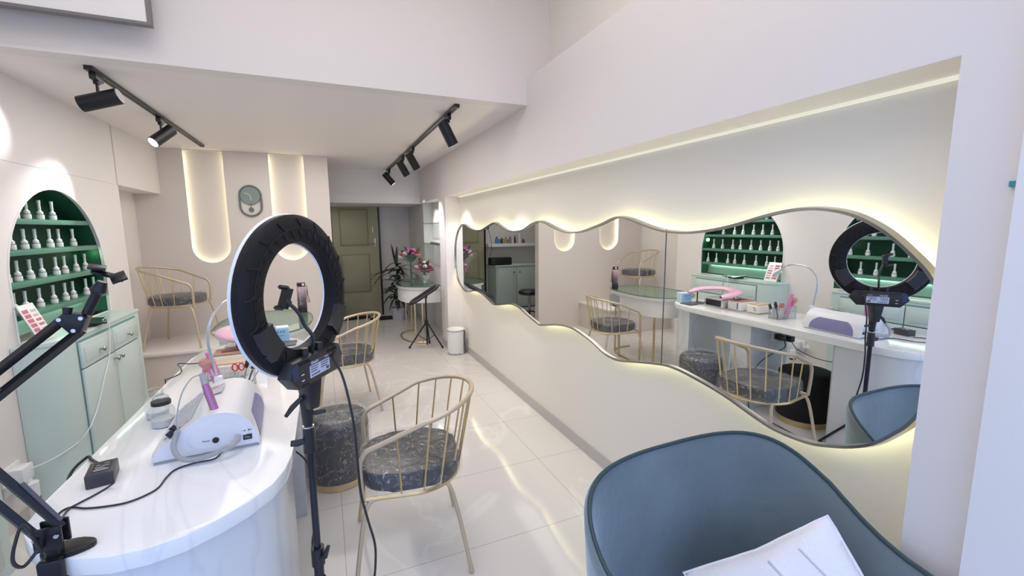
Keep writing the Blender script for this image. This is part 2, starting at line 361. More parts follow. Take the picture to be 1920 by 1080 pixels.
# back wall with two capsule recesses
PY0, PY1 = YB, YB+0.014
CAP = [(-1.13, 0.178, 1.150), (-0.345, 0.178, 1.150)]      # centre x, half width, lowest z
m = MB(); xs = [-1.75, CAP[0][0]-CAP[0][1], CAP[0][0]+CAP[0][1], CAP[1][0]-CAP[1][1], CAP[1][0]+CAP[1][1], 0.085]
for a, b in ((0, 1), (2, 3), (4, 5)): m.b2((xs[a], PY0, 0), (xs[b], PY1, CZ))
for cx, r, zb in CAP:
    n = 24; zc = zb+r
    pts = [(cx-r*math.cos(math.pi*k/n), zc-r*math.sin(math.pi*k/n)) for k in range(n+1)]
    for (xa, za), (xb, zb_) in zip(pts, pts[1:]): m.prism([(xa, 0), (xb, 0), (xb, zb_), (xa, za)], lambda u, v, h: (u, h, v), PY0, PY1)
m.b2((-1.75, PY1+0.05, 0), (0.085, PY1+0.10, CZ)); m.b2((0.073, PY1, 0), (0.085, PY1+0.05, CZ)); m.b2((-1.75, PY1, CZ-0.01), (0.073, PY1+0.05, CZ))
struct(m.build('wall_back', WALLB))
for cx, r, zb in CAP:
    r2 = r+0.022; zc = zb+r; n = 20
    pts = [(cx-r2, PY1+0.022, CZ-0.03)] + [(cx-r2*math.cos(math.pi*k/n), PY1+0.022, zc-r2*math.sin(math.pi*k/n)) for k in range(n+1)] + [(cx+r2, PY1+0.022, CZ-0.03)]
    side = 'left' if cx < -1 else 'right'
    tag(MB().tube(pts, 0.006, 6).build('led_strip', LEDP), 'warm light strip glowing inside the %s capsule-shaped wall recess' % side, 'light strip', 'wall recess light strips')
# raised platform in the left corner
struct(MB().b2((-1.75, 4.92, 0), (-0.62, YB, 0.345)).build('platform_base', WALLB)).name = 'trim_4'
struct(MB().b2((-1.75, 4.88, 0.345), (-0.60, YB, 0.375), 0.008).build('platform_top', WALL)).name = 'trim_5'
# shelf niche in right wall is the gap between pillar and far wall

# ------------------------------------------------------------------ far door
d = thing('door_1', 'olive green panelled door', 'door', (0.50, YFAR-0.03, 0)); del d['label'], d['category']; d['kind'] = 'structure'
MB().b2((0.13, YFAR-0.045, 0.01), (0.862, YFAR-0.005, 1.868)).build('door_leaf', OLIVE, d)
m = MB()
for z0, z1 in ((1.22, 1.84), (0.42, 1.08)):
    m.b2((0.24, YFAR-0.052, z0), (0.70, YFAR-0.045, z1), 0.005)
m.build('door_panel', OLIVED, d)
m = MB()
for z0, z1 in ((1.24, 1.82), (0.44, 1.06)): m.b2((0.26, YFAR-0.060, z0), (0.68, YFAR-0.050, z1), 0.006)
m.build('door_panel', OLIVE, d)
MB().b2((0.862, YFAR-0.05, 0), (0.892, YFAR-0.005, 1.868)).b2((0.095, YFAR-0.05, 0), (0.128, YFAR-0.005, 1.868)).build('door_frame', BLACKM, d)
m = MB(); m.cyl((0.80, YFAR-0.05, 1.25), (0.80, YFAR-0.10, 1.25), 0.012); m.cyl((0.80, YFAR-0.10, 1.25), (0.72, YFAR-0.10, 1.25), 0.01); m.b2((0.785, YFAR-0.055, 1.20), (0.815, YFAR-0.047, 1.34))
m.b2((0.762, YFAR-0.065, 1.44), (0.775, YFAR-0.047, 1.54)); m.build('door_handle', CHROME, d)
tag(MB().prism([(0.35+0.30*math.cos(a*math.pi/12), 7.72+0.13*math.sin(a*math.pi/12)) for a in range(24)], lambda u, v, h: (u, v, h), 0.001, 0.014).build('door_mat', BLACKF), 'dark doormat on the floor in front of the olive door', 'mat')
tag(MB().prism([(0.86+0.24*math.cos(a*math.pi/12), 7.52+0.15*math.sin(a*math.pi/12)) for a in range(24)], lambda u, v, h: (u, v, h), 0.001, 0.012).build('round_mat', BLACKF), 'oval dark mat beside the potted palm', 'mat')

# ------------------------------------------------------------------ wavy mirror
px = [(853,502),(852.5,467),(855,447),(860,430),(867,421),(873,422),(880,427),(892,432),(903,431),(913,425),(925,418),(931,419),(937,423),(950,431),(965,434),(980,431),(990,425),(997,420),(1010,415),(1023,418),(1040,427),(1057,434),(1073,436),(1090,434),(1110,427),(1130,419),(1148,410),(1162,407),(1182,411),(1207,421),(1233,430),(1254,434),(1280,436),(1304,435),(1345,429),(1386,419),(1422,408),(1456,399),(1489,393),(1522,391),(1556,393),(1589,399),(1622,411),(1656,430),(1684,451),(1711,476),(1733,498),(1750,520),(1763,550),(1768,590),(1764,640),(1755,700),(1735,760),(1710,793),(1680,813),(1640,832),(1600,838),(1563,837),(1524,832),(1485,819),(1446,801),(1407,775),(1356,739),(1304,709),(1265,690),(1236,683),(1194,679),(1161,676),(1136,664),(1111,641),(1080,619),(1059,611),(1034,609),(1015,610),(1007,605),(990,591),(973,576),(957,570),(940,571),(927,571),(917,562),(902,549),(889,545),(875,547),(867,539),(859,525)]
OUT = [(min(5.168, max(p.y, 0.585)), p.z) for p in (at(x, y, 'X', XM) for x, y in px)]
o3 = smooth([(XM, a, b) for a, b in OUT], 3, True)
mr = thing('wavy_mirror', 'large wavy-edged backlit wall mirror in the long recess', 'mirror', (XM, 2.7, 1.1))
MB().prism([(p.y, p.z) for p in o3], lambda u, v, h: (h, u, v), XM+0.002, XM+0.012).build('mirror_pane', MIRROR, mr, ang=20)
N = len(o3); m = MB(); cen = Vector((XM, 2.7, 1.15)); prof = [(-0.004, 0.004), (-0.006, -0.010), (0.003, -0.010), (0.008, 0.020), (-0.004, 0.020)]
rings = []
for i in range(N):
    t = (o3[(i+1) % N]-o3[i-1]).normalized(); nn = Vector((0, t.z, -t.y))
    rings.append([o3[i] + nn*a + Vector((b, 0, 0)) for a, b in prof])
area = sum(o3[i].y*o3[(i+1) % N].z-o3[(i+1) % N].y*o3[i].z for i in range(N))
sg = 1 if area > 0 else -1
rings = [[o3[i] + (q-o3[i]-Vector((q.x-o3[i].x, 0, 0)))*sg + Vector((q.x-o3[i].x, 0, 0)) for q in ring] for i, ring in enumerate(rings)]
m.grid([r+[r[0]] for r in rings], True); bmesh.ops.remove_doubles(m.bm, verts=m.bm.verts, dist=1e-5)
m.build('frame', CHROME, mr, ang=50)
MB().b2((XM+0.0005, 1.588, 0.835), (XM+0.003, 1.5925, 1.487)).build('seam', GREYD, mr)
def inset(pts, d):
    out = []
    for i in range(0, N, 2):
        t = (pts[(i+3) % N]-pts[i-3]); t = t.normalized(); nn = Vector((0, -t.z, t.y))*sg
        out.append(pts[i]+nn*d)
    return out
ins = [Vector((XR-0.022, p.y, p.z)) for p in inset(o3, 0.045)]
tag(MB().tube(ins, 0.006, 6, True).build('led_strip', LED), 'light strip glowing behind the edge of the wavy mirror', 'light strip')
tag(MB().b2((XR-0.02, YN0+0.03, TZ-0.012), (XR-0.008, YN1-0.05, TZ-0.002)).build('led_strip', mat('led_cove', (0, 0, 0), 0.5, emis=(1.0, 0.98, 0.82), estr=0.75)), 'long light strip along the top of the mirror recess', 'light strip')

# ------------------------------------------------------------------ polish niches and mint cabinets
POL = None
def polish():
    t = thing('nail_polish_bottle', '', 'bottle', (0, 0, 0))
    MB().lathe([(0.0001, 0), (0.0165, 0.001), (0.0185, 0.006), (0.0185, 0.026), (0.0175, 0.030), (0.0145, 0.034), (0.0150, 0.038), (0.0150, 0.046), (0.010, 0.052), (0.0062, 0.058), (0.0062, 0.068), (0.0001, 0.068)], 16).build('bottle_body', BOTW, t)
    MB().lathe([(0.0001, 0.062), (0.0078, 0.062), (0.0080, 0.070), (0.0074, 0.084), (0.0092, 0.112), (0.0088, 0.1165), (0.0001, 0.1165)], 14).build('cap', BOTC, t)
    MB().lathe([(0.0188, 0.030), (0.0192, 0.0315), (0.0188, 0.033), (0.0180, 0.0315), (0.0188, 0.030)], 16).build('neck_band', GREYD, t)
    return t
SHZ = [1.572, 1.400, 1.225, 1.052]
XBK = -1.66
def niche(cy, r, which, rows):
    t = thing('display_niche', 'dark green nail polish niche in left wall, %s' % which, 'display niche', (XL, cy, ABOT))
    ap = arch_pts(cy, r)
    # reveal lining
    n = len(ap); m = MB(); P = [[(XL-0.021, y, z), (XBK, y, z)] for y, z in ap]; P2 = [[(XL-0.021, cy+(y-cy)*1.012, z+0.006*(z > ASPR)), (XBK, cy+(y-cy)*1.012, z+0.006*(z > ASPR))] for y, z in ap]
    m.grid(P); m.grid(P2); m.build('lining', GREENL, t)
    MB().prism(ap, lambda u, v, h: (h, u, v), XBK-0.01, XBK).build('back_board', GREEN, t)
    MB().b2((XBK, cy-r, ABOT), (XBK+0.004, cy+r, SHZ[3]-0.03)).build('lower_panel', MINTP, t, label='pale mint panel below the lowest shelf')
    m = MB(); rim = [(XL+0.001, y, z) for y, z in ap]; m.tube(rim, 0.0045, 6); m.build('rim', WHITE, t)
    for k, z in enumerate(SHZ):
        hw = r if z < ASPR else math.sqrt(max(0, r*r-(z-ASPR+0.0)**2))
        MB().b2((XBK, cy-hw+0.002, z-0.030), (XL-0.012, cy+hw-0.002, z), 0.002).build('shelf', GREENS, t)
    tag(MB().b2((XBK+0.005, cy-r+0.05, SHZ[3]-0.037), (XBK+0.015, cy+r-0.05, SHZ[3]-0.031)).build('led_strip', LEDG), 'pale light strip under lowest shelf of %s' % which, 'light strip')
    light('niche_glow', 'POINT', (XL-0.05, cy+r-0.05, 1.33), 0.10, (0.6, 1, 0.6), shadow_soft_size=0.02)
    names = ['top', 'second', 'third', 'lowest']; ordn = ['first', 'second', 'third', 'fourth', 'fifth', 'sixth', 'seventh', 'eighth', 'ninth']
    global POL
    for k, ys in enumerate(rows):
        for j, y in enumerate(ys):
            lab = 'polish bottle, %s from entrance end, %s shelf, in %s' % (ordn[j], names[k], which)
            loc = (XL-0.055+random.uniform(-.006, .006), y, SHZ[k]+0.0005)
            if POL is None:
                POL = polish(); POL['label'] = lab; POL['group'] = 'polish bottles in the arched niches'; POL.location = loc; WM[POL.name] = Matrix.Translation(loc)
            else: dup(POL, loc, random.uniform(0, 6), lab, 'polish bottles in the arched niches')
def rowpx(pts, k): return sorted(at(x, y, 'X', XL-0.055).y for x, y in pts)
niche(3.655, 0.548, 'the arch nearer the back wall', [
    rowpx([(30,408),(53,408),(78,408),(100,409)], 0),
    rowpx([(22,463),(47,463),(70,461),(93,459),(113,458),(136,457)], 1),
    rowpx([(15,528),(37,524),(59,519),(82,516),(105,512),(122,508),(144,504),(162,500)], 2),
    rowpx([(29,575),(50,577),(76,572),(103,564),(123,559),(138,554),(161,548),(178,544)], 3)])
niche(2.045, 0.548, 'the arch nearer the entrance', [
    [1.80, 2.0, 2.2, 2.34], [1.62, 1.80, 1.98, 2.16, 2.32, 2.46], [1.58, 1.72, 1.88, 2.04, 2.17, 2.36, 2.50], [1.56, 1.70, 1.84, 1.98, 2.14, 2.28, 2.40, 2.53]])

XC, CT = -1.362, 0.905
def knob(p, par):
    Mx = Matrix.Rotation(math.pi/2, 4, 'Y')
    MB().lathe([(0.0001, 0), (0.006, 0), (0.005, 0.012), (0.008, 0.018), (0.0155, 0.022), (0.0165, 0.027), (0.012, 0.033), (0.0001, 0.035)], 16, p, Mx).build('knob', CHROME, par)
def cabinet(y0, y1, curve_near, which):
    t = thing('mint_cabinet', 'pale mint cabinet with drawers and knobs under %s' % which, 'cabinet', (XL, (y0+y1)/2, 0))
    ys = y0+0.22 if curve_near else y0
    if curve_near:
        cv = [(XC-(XC-XL-0.002)*(1-math.cos(a)), ys-(0.22)*math.sin(a)) for a in [k*math.pi/2/10 for k in range(11)]]
    else: cv = [(XC, y0), (XL+0.002, y0)]
    poly = [(XL+0.002, y1), (XC, y1)] + cv
    MB().prism(poly, lambda u, v, h: (u, v, h), 0, CT-0.02).build('carcass', MINT, t)
    pt = [(u+(0.006 if u > XL+0.03 else 0), v) for u, v in poly]
    MB().prism(pt, lambda u, v, h: (u, v, h), CT-0.02, CT, 0.003).build('top', MINT, t)
    a0, a1 = ys+0.02, y1-0.075; mid = (a0+a1)/2; zs = (0.700, 0.852)
    MB().b2((XC, a0, 0.06), (XC+0.002, a1, 0.866)).build('groove_panel', GROOVE, t, label='dark shadow gap around doors and drawers')
    for i, (u, v) in enumerate(((a0+0.006, mid-0.004), (mid+0.004, a1-0.006))):
        dr = MB().b2((XC+0.002, u, zs[0]), (XC+0.018, v, zs[1]), 0.005)
        dr.b2((XC+0.018, u+0.03, zs[0]+0.03), (XC+0.021, v-0.03, zs[1]-0.03), 0.0015)
        d_ = dr.build('drawer', MINT, t); knob((XC+0.018, (u+v)/2, (zs[0]+zs[1])/2-0.01), d_)
        do = MB().b2((XC+0.002, u, 0.075), (XC+0.018, v, zs[0]-0.008), 0.005).build('door', MINT, t)
        knob((XC+0.018, v-0.03 if i == 0 else u+0.03, 0.655), do)
    return t
cabinet(3.02, 4.19, True, 'the arch nearer the back wall')
cabinet(1.42, 2.50, False, 'the arch nearer the entrance')

# sign card, tablet on the cabinet
sg_ = thing('price_card', 'white card with rows of pink sample photos leaning on the mint cabinet', 'card', (-1.46, 3.20, CT))
Ms = Matrix.Translation((-1.455, 3.185, CT+0.004)) @ Matrix.Rotation(math.radians(-62), 4, 'Z') @ Matrix.Rotation(math.radians(-18), 4, 'X')
Ms = Matrix.Translation((-1.44, 3.18, CT+0.004)) @ Matrix.Rotation(math.radians(92), 4, 'Z') @ Matrix.Rotation(math.radians(-20), 4, 'X')
def mbx(Mx, lo, hi, m=None, bevel=0):
    m = m or MB(); n0 = len(m.bm.verts); before = set(m.bm.verts); m.b2(lo, hi, bevel); bmesh.ops.transform(m.bm, matrix=Mx, verts=[v for v in m.bm.verts if v not in before]); return m
mbx(Ms, (-0.075, 0, 0), (0.075, 0.006, 0.215), bevel=0.002).build('card', WHITE, sg_)
mbx(Ms, (-0.078, 0.006, -0.002), (0.078, 0.012, 0.217)).build('stand', CLEAR, sg_)
m = MB(); m2 = MB()
for r_ in range(6):
    mbx(Ms, (-0.065, -0.001, 0.165-r_*0.027), (-0.012, 0, 0.186-r_*0.027), m if r_ < 6 else m2)
    mbx(Ms, (0.008, -0.001, 0.165-r_*0.027), (0.058, 0, 0.180-r_*0.027), m if r_ in (2, 3, 5) else m2)
m.build('sample_photo', mat('sample_pink', (0.55, 0.16, 0.22), 0.4, var=0.5, vscale=60), sg_); m2.build('printed_text', mat('print_grey', (0.55, 0.50, 0.50), 0.5, var=0.3, vscale=80), sg_)
tb = thing('tablet', 'thin black tablet lying on the mint cabinet top', 'tablet', (-1.43, 3.60, CT))
MB().box((-1.425, 3.60, CT+0.024), (0.17, 0.25, 0.008), (0, 0.10, 0.35), 0.003).build('body', BLACKM, tb)
MB().box((-1.425, 3.60, CT+0.0285), (0.155, 0.232, 0.001), (0, 0.10, 0.35)).build('screen', mat('tablet_glass', (0.05, 0.08, 0.07), 0.05), tb)
MB().box((-1.44, 3.60, CT+0.009), (0.10, 0.16, 0.015), (0, 0, 0.35), 0.002).build('rest', GREYD, tb)
# white plug adapters and charging cable
pw = thing('power_adapter', 'white multi plug adapter in the wall socket left of the counter', 'adapter', (XL, 2.86, 0.28))
MB().b2((XL, 2.80, 0.20), (XL+0.012, 2.94, 0.34), 0.003).build('socket_plate', WHITE, pw)
MB().b2((XL+0.012, 2.83, 0.245), (XL+0.07, 2.92, 0.325), 0.006).build('adapter_body', WHITEP, pw)
MB().cyl((XL+0.07, 2.875, 0.23), (XL+0.07, 2.875, 0.15), 0.030, 0.027).cyl((XL+0.012, 2.875, 0.235), (XL+0.07, 2.875, 0.235), 0.02).build('plug', WHITEP, pw)
MB().cyl((XL+0.07, 2.875, 0.150), (XL+0.07, 2.875, 0.128), 0.0285, 0.028).build('band', mat('navy_band', (0.03, 0.06, 0.13), 0.4), pw, label='dark blue band')
MB().tube([(XL+0.02, 2.80, 0.26), (XL+0.06, 2.74, 0.30)], 0.018, 10).build('second_plug', WHITEP, pw)
cb = [at(*p) for p in ((60, 878, 'X', -1.45), (100, 860, 'X', -1.42), (140, 835, 'X', -1.38), (165, 808, 'X', -1.33), (183, 765, 'X', -1.33), (197, 705, 'X', -1.333), (206, 660, 'X', -1.333))]
cb += [(-1.335, 3.62, CT+0.018), (-1.36, 3.60, CT+0.022)]
tag(MB().tube(smooth(cb), 0.0028, 6).build('charging_cable', WHITEP), 'thin white charging cable drooping from the tablet to the wall plug', 'cable')
SOCKETS = []
for x, z, s_ in ((-0.46, 0.60, 'black plug in the socket on the middle counter support, nearer the client side'), (-0.57, 0.575, 'black plug in the socket at the back edge of the middle counter support')):
    SOCKETS.append((x, z, s_))
def cable(pts, r, lab): tag(MB().tube(smooth(pts), r, 6).build('mains_cable', BLACK), lab, 'cable')
cable([(-0.46, 2.30, 0.58), (-0.40, 2.25, 0.54), (-0.30, 2.27, 0.50), (-0.22, 2.32, 0.42), (-0.145, 2.34, 0.30), (-0.13, 2.33, 0.10), (-0.135, 2.28, 0.010), (-0.14, 2.10, 0.008), (-0.10, 1.85, 0.008), (-0.14, 1.70, 0.008)], 0.004, 'black cable hanging from the left socket plug and crossing the floor')
cable([(-0.57, 2.31, 0.55), (-0.585, 2.25, 0.49), (-0.66, 2.10, 0.44), (-0.76, 1.95, 0.46), (-0.79, 1.80, 0.62), (-0.785, 1.72, 0.72)], 0.003, 'black cable drooping under the counter toward its back edge')
# ------------------------------------------------------------------ nail counter
CZT = 0.76
plan = [(-0.755, 1.52), (-0.748, 1.44), (-0.725, 1.375), (-0.685, 1.315), (-0.635, 1.265), (-0.575, 1.225), (-0.50, 1.20), (-0.43, 1.198), (-0.36, 1.215), (-0.295, 1.255), (-0.235, 1.305), (-0.185, 1.37), (-0.155, 1.45), (-0.143, 1.54), (-0.14, 1.65),
        (-0.14, 2.9), (-0.142, 3.05), (-0.165, 3.17), (-0.215, 3.265), (-0.285, 3.325), (-0.37, 3.355), (-0.46, 3.36), (-0.55, 3.34), (-0.635, 3.29), (-0.70, 3.215), (-0.74, 3.12), (-0.755, 3.0)]
ct = thing('nail_counter', 'long white marble nail counter with rounded ends on marble supports', 'counter', (-0.45, 2.3, 0))
MB().prism(plan, lambda u, v, h: (u, v, h), CZT-0.045, CZT, 0.003).build('countertop', COUNTER, ct)
def offs(cx, cy, kx, ky): return [(cx+(u-cx)*kx, cy+(v-cy)*ky) for u, v in plan]
ip = [(u*0.93-0.031, 1.20+(v-1.20)*1.0+0.035*(1-abs((u+0.45)/0.31)**2)) for u, v in plan[:15]]
ip[-1] = (-0.165, 1.75); ip[0] = (-0.725, 1.75)
m = MB(); inn = [(u+(-0.45-u)*0.07, v+0.02) for u, v in ip]
m.grid([[(u, v, 0), (u, v, CZT-0.045)] for u, v in ip]); m.grid([[(u, v, 0), (u, v, CZT-0.045)] for u, v in inn])
for a, b in ((ip[0], inn[0]), (ip[-1], inn[-1])): m.grid([[(a[0], a[1], 0), (a[0], a[1], CZT-0.045)], [(b[0], b[1], 0), (b[0], b[1], CZT-0.045)]])
m.build('support_panel', COUNTERB, ct)
MB().b2((-0.62, 2.38, 0), (-0.17, 2.56, CZT-0.045), 0.002).build('support_panel', COUNTERB, ct)
for x, z, s_ in SOCKETS:
    t = thing('wall_socket', s_[:], 'socket', (x, 2.38, z))
    MB().b2((x-0.045, 2.370, z-0.04), (x+0.045, 2.3795, z+0.04), 0.002).build('plate', WHITE, t)
    MB().b2((x-0.024, 2.30, z-0.025), (x+0.024, 2.370, z+0.022), 0.006).build('plug', BLACK, t)
fp = [(u*0.93-0.031, v-0.035) for u, v in plan[15:]]; fp = [(-0.165, 3.02)] + fp[1:-1] + [(-0.72, 3.02)]
MB().prism(fp, lambda u, v, h: (u, v, h), 0, CZT-0.045).build('support_panel', COUNTERB, ct)

# ------------------------------------------------------------------ dust collector and drill
dc = thing('nail_dust_collector', 'white nail drill and dust collector machine at the near end of counter', 'machine', (-0.41, 1.85, CZT))
PRO = [(-0.150, 0.006), (-0.150, 0.030), (-0.145, 0.042), (-0.105, 0.070), (-0.050, 0.112), (-0.015, 0.132), (0.025, 0.140), (0.065, 0.135), (0.100, 0.118), (0.125, 0.088), (0.140, 0.050), (0.145, 0.020), (0.145, 0.006)]
A = math.radians(4); cA, sA = math.cos(A), math.sin(A); OX, OY = -0.408, 1.84
def D(x, y, z): return Vector((OX+x*cA-y*sA, OY+x*sA+y*cA, CZT+z))
sm = [(p.x, p.y) for p in smooth([(a, b, 0) for a, b in PRO], 3)]
MB().prism(sm, lambda u, v, h: D(u, h, v), -0.195, 0.195, 0.012, 3).build('body', WHITEP, dc, ang=50)
MB().prism([(-0.148, 0.0), (0.143, 0.0), (0.143, 0.007), (-0.148, 0.007)], lambda u, v, h: D(u, h, v), -0.19, 0.19).build('foot', GREYP, dc)
# inset hand opening on the client side
def surfx(z):
    for (a, b), (c, e) in zip(sm, sm[1:]):
        if a > 0.02 and min(b, e) <= z <= max(b, e): return a+(c-a)*(z-b)/(e-b) if abs(e-b) > 1e-6 else a
    return 0.145
m = MB(); P = []
for i in range(11):
    z = 0.010+0.085*i/10; yy = 0.15*(1-0.35*(i/10)**3); P.append([D(surfx(z)+0.0012, -yy, z), D(surfx(z)+0.0012, yy, z)])
m.grid(P); m.build('hand_opening', PURPLET, dc, label='violet hand opening')
# grille on left slope
def sl(u, k=0.0015):  # point on left slope, u 0..1
    a, b = Vector((-0.138, 0.047, 0)), Vector((-0.045, 0.116, 0)); p = a.lerp(b, u); n_ = Vector((-0.6, 0.8, 0)); return p.x+n_.x*k, p.y+n_.y*k
m = MB(); x0, z0 = sl(0.06, 0.001); x1, z1 = sl(0.97, 0.001)
m.grid([[D(x0, -0.13, z0), D(x1, -0.13, z1)], [D(x0, 0.17, z0), D(x1, 0.17, z1)]]); m.build('filter_cover', mat('filter_white', (0.72, 0.73, 0.80), 0.4), dc)
m = MB()
for i in range(8):
    for j in range(13):
        u = 0.12+0.80*i/7; y = -0.115+0.27*j/12+(0.005 if i % 2 else -0.005); xa, za = sl(u, 0.0025)
        m.box(D(xa, y, za), (0.004, 0.013, 0.0012), (0, -0.64, A))
m.build('grille_slots', GREYP, dc)
m = MB()
for y in (-0.150, -0.105):
    xa, za = sl(0.42 if y < -0.12 else 0.42, 0.0); 
    Mx = Matrix.Rotation(-0.64, 4, 'Y'); m.lathe([(0.0001, 0), (0.011, 0), (0.010, 0.018), (0.0001, 0.018)], 14, D(xa, y-0.01, za), Mx)
m.build('dial_knob', BLACKG, dc)
m = MB(); m.box(D(-0.002, 0.06, 0.1405), (0.055, 0.10, 0.003), (0, -0.28, A), 0.001); m.build('window_pane', mat('window_grey', (0.55, 0.58, 0.56), 0.1), dc)
# front face details
fy = -0.1955
m = MB(); m.prism([(0.03+0.085*math.cos(a), 0.066+0.052*math.sin(a)) for a in [k*math.pi/18 for k in range(36)]], lambda u, v, h: D(u, h, v), fy-0.0015, fy+0.002, 0.001); m.build('end_cover', WHITEP, dc)
m = MB(); m.lathe([(0.0001, 0), (0.0095, 0), (0.0095, 0.004), (0.0001, 0.004)], 16, D(0.022, fy-0.001, 0.050), Matrix.Rotation(math.pi/2, 4, 'X')); m.build('power_button', BLACK, dc)
m = MB(); m.box(D(0.112, fy-0.001, 0.040), (0.026, 0.003, 0.018), (0, 0, A)); m.build('display', BLACK, dc)
Mt = Matrix.Translation(D(-0.004, fy-0.002, 0.052)) @ Matrix.Rotation(A, 4, 'Z') @ Matrix.Rotation(math.pi/2, 4, 'X')
text('power_text', 'Power', 0.008, GREYD, dc, Mt)
Mt = Matrix.Translation(D(0.112, fy-0.003, 0.040)) @ Matrix.Rotation(A, 4, 'Z') @ Matrix.Rotation(math.pi/2, 4, 'X'); text('display_text', 'Max', 0.009, GREYP, dc, Mt)
for sx, s_ in ((0.103, -1), (0.121, 1)):
    m = MB(); m.box(D(sx, fy-0.001, 0.064), (0.010, 0.0015, 0.0015), (0, 0, A)); m.box(D(sx-0.003*s_, fy-0.001, 0.0655), (0.005, 0.0015, 0.0013), (0, 0.7*s_, A)); m.box(D(sx-0.003*s_, fy-0.001, 0.0625), (0.005, 0.0015, 0.0013), (0, -0.7*s_, A)); m.build('arrow_mark', INK, dc)
# grey plug and coiled cord
p_a = D(0.085, fy, 0.048); m = MB(); m.tube([p_a, D(0.085, fy-0.02, 0.046), D(0.070, fy-0.045, 0.038), D(0.045, fy-0.06, 0.030)], [0.009, 0.010, 0.009, 0.007], 10)
m.build('cord_plug', GREYP, dc)
path = smooth([D(0.060, fy-0.05, 0.040), D(0.020, fy-0.06, 0.028), D(-0.030, fy-0.055, 0.020), D(-0.068, fy-0.045, 0.030), D(-0.085, fy-0.03, 0.060), D(-0.082, fy-0.012, 0.085), D(-0.075, fy-0.004, 0.104)], 24)
m = MB(); pts = []; L = len(path)
for i in range(L*6):
    f = i/6; k = int(f); q = path[k].lerp(path[min(k+1, L-1)], f-k); tt = (path[min(k+1, L-1)]-path[max(k-1, 0)]).normalized(); u = tt.orthogonal().normalized(); v = tt.cross(u); a = i*0.95
    pts.append(q+(u*math.cos(a)+v*math.sin(a))*0.0058)
m.tube(pts, 0.0026, 5); m.build('coiled_cord', GREYP, dc)
top_h = D(0.005, -0.135, 0.255)
m = MB(); m.tube(smooth([path[-1], D(-0.075, -0.19, 0.150), D(-0.060, -0.17, 0.215), D(-0.035, -0.15, 0.255), D(-0.012, -0.138, 0.262)], 8), 0.0022, 6); m.build('thin_cord', GREYP, dc)
hp0 = D(0.022, -0.145, 0.125); hp1 = D(-0.002, -0.128, 0.225); hp2 = D(-0.012, -0.120, 0.262)
ln = (hp1-hp0)
hd = MB().tube([hp0, hp0+ln*0.12, hp0+ln*0.14, hp0+ln*0.7, hp1], [0.0125, 0.0135, 0.0125, 0.0125, 0.0105], 16).build('drill_handpiece', PURPLE, dc, label='purple drill handpiece')
MB().tube([hp1, hp1+(hp2-hp1)*0.5, hp2], [0.0105, 0.0085, 0.006], 12).build('handpiece_tail', GREYP, hd)

# ------------------------------------------------------------------ gooseneck lamp
gl = thing('gooseneck_lamp', 'silver gooseneck desk lamp rising behind the white dust collector', 'lamp', (-0.44, 2.06, CZT))
MB().b2((-0.49, 2.05, CZT), (-0.39, 2.13, CZT+0.02), 0.006).b2((-0.455, 2.075, CZT+0.02), (-0.425, 2.105, CZT+0.14), 0.005).build('base', WHITEP, gl)
gp = [(-0.44, 2.09, CZT+0.10), (-0.452, 2.085, 0.95), (-0.462, 2.08, 1.05), (-0.452, 2.09, 1.125), (-0.42, 2.13, 1.185), (-0.385, 2.19, 1.205), (-0.355, 2.25, 1.195), (-0.34, 2.29, 1.165)]
MB().tube(smooth(gp), 0.0058, 8).build('flexible_neck', SILVER, gl)
MB().tube([(-0.343, 2.283, 1.17), (-0.325, 2.315, 1.135), (-0.318, 2.328, 1.122)], [0.009, 0.019, 0.021], 14).build('lamp_head', SILVER, gl)

# ------------------------------------------------------------------ small things on the counter
def jar(x, y, h, lab, lid):
    t = thing('glass_jar', lab, 'jar', (x, y, CZT))
    MB().lathe([(0.0001, 0.001), (0.036, 0.001), (0.040, 0.010), (0.040, 0.062), (0.032, 0.078), (0.024, 0.084), (0.024, 0.094)], 24, (x, y, CZT)).build('jar_body', CLEAR, t)
    MB().lathe([(0.0001, 0.002), (0.034, 0.003), (0.036, 0.030), (0.0001, 0.030)], 20, (x, y, CZT)).build('cotton', mat('cotton', (0.75, 0.76, 0.78), 0.8), t)
    if lid: MB().lathe([(0.025, 0.086), (0.031, 0.086), (0.031, 0.100), (0.025, 0.100)], 24, (x, y, CZT)).build('lid_band', BLACK, t, label='black band')
    MB().lathe([(0.027, 0.094), (0.027, 0.112), (0.020, 0.120), (0.0001, 0.122)], 24, (x, y, CZT)).build('pump_top', CLEAR, t)
jar(-0.610, 1.985, 0, 'clear glass jar with a black lid band beside the dust collector', True)
jar(-0.655, 2.085, 0, 'clear glass jar without black band, behind the black-banded jar', False)
og = thing('acrylic_organizer', 'clear acrylic organiser box holding brushes and nail tools', 'organizer', (-0.44, 2.34, CZT))
def obx(cx, cy, a, w_, d_, h_, m):
    R_ = Matrix.Translation((cx, cy, CZT)) @ Matrix.Rotation(a, 4, 'Z'); tk = 0.0025
    for lo, hi in (((-w_, -d_, 0.001), (w_, d_, 0.004)), ((-w_, -d_, 0), (-w_+tk, d_, h_)), ((w_-tk, -d_, 0), (w_, d_, h_)), ((-w_, -d_, 0), (w_, -d_+tk, h_)), ((-w_, d_-tk, 0), (w_, d_, h_)), ((-tk/2, -d_, 0), (tk/2, d_, h_))): mbx(R_, lo, hi, m)
m = MB(); obx(-0.44, 2.32, 0.08, 0.095, 0.045, 0.095, m); m.build('box', CLEAR, og)
m = MB()
R_ = Matrix.Translation((-0.44, 2.32, CZT)) @ Matrix.Rotation(0.08, 4, 'Z')
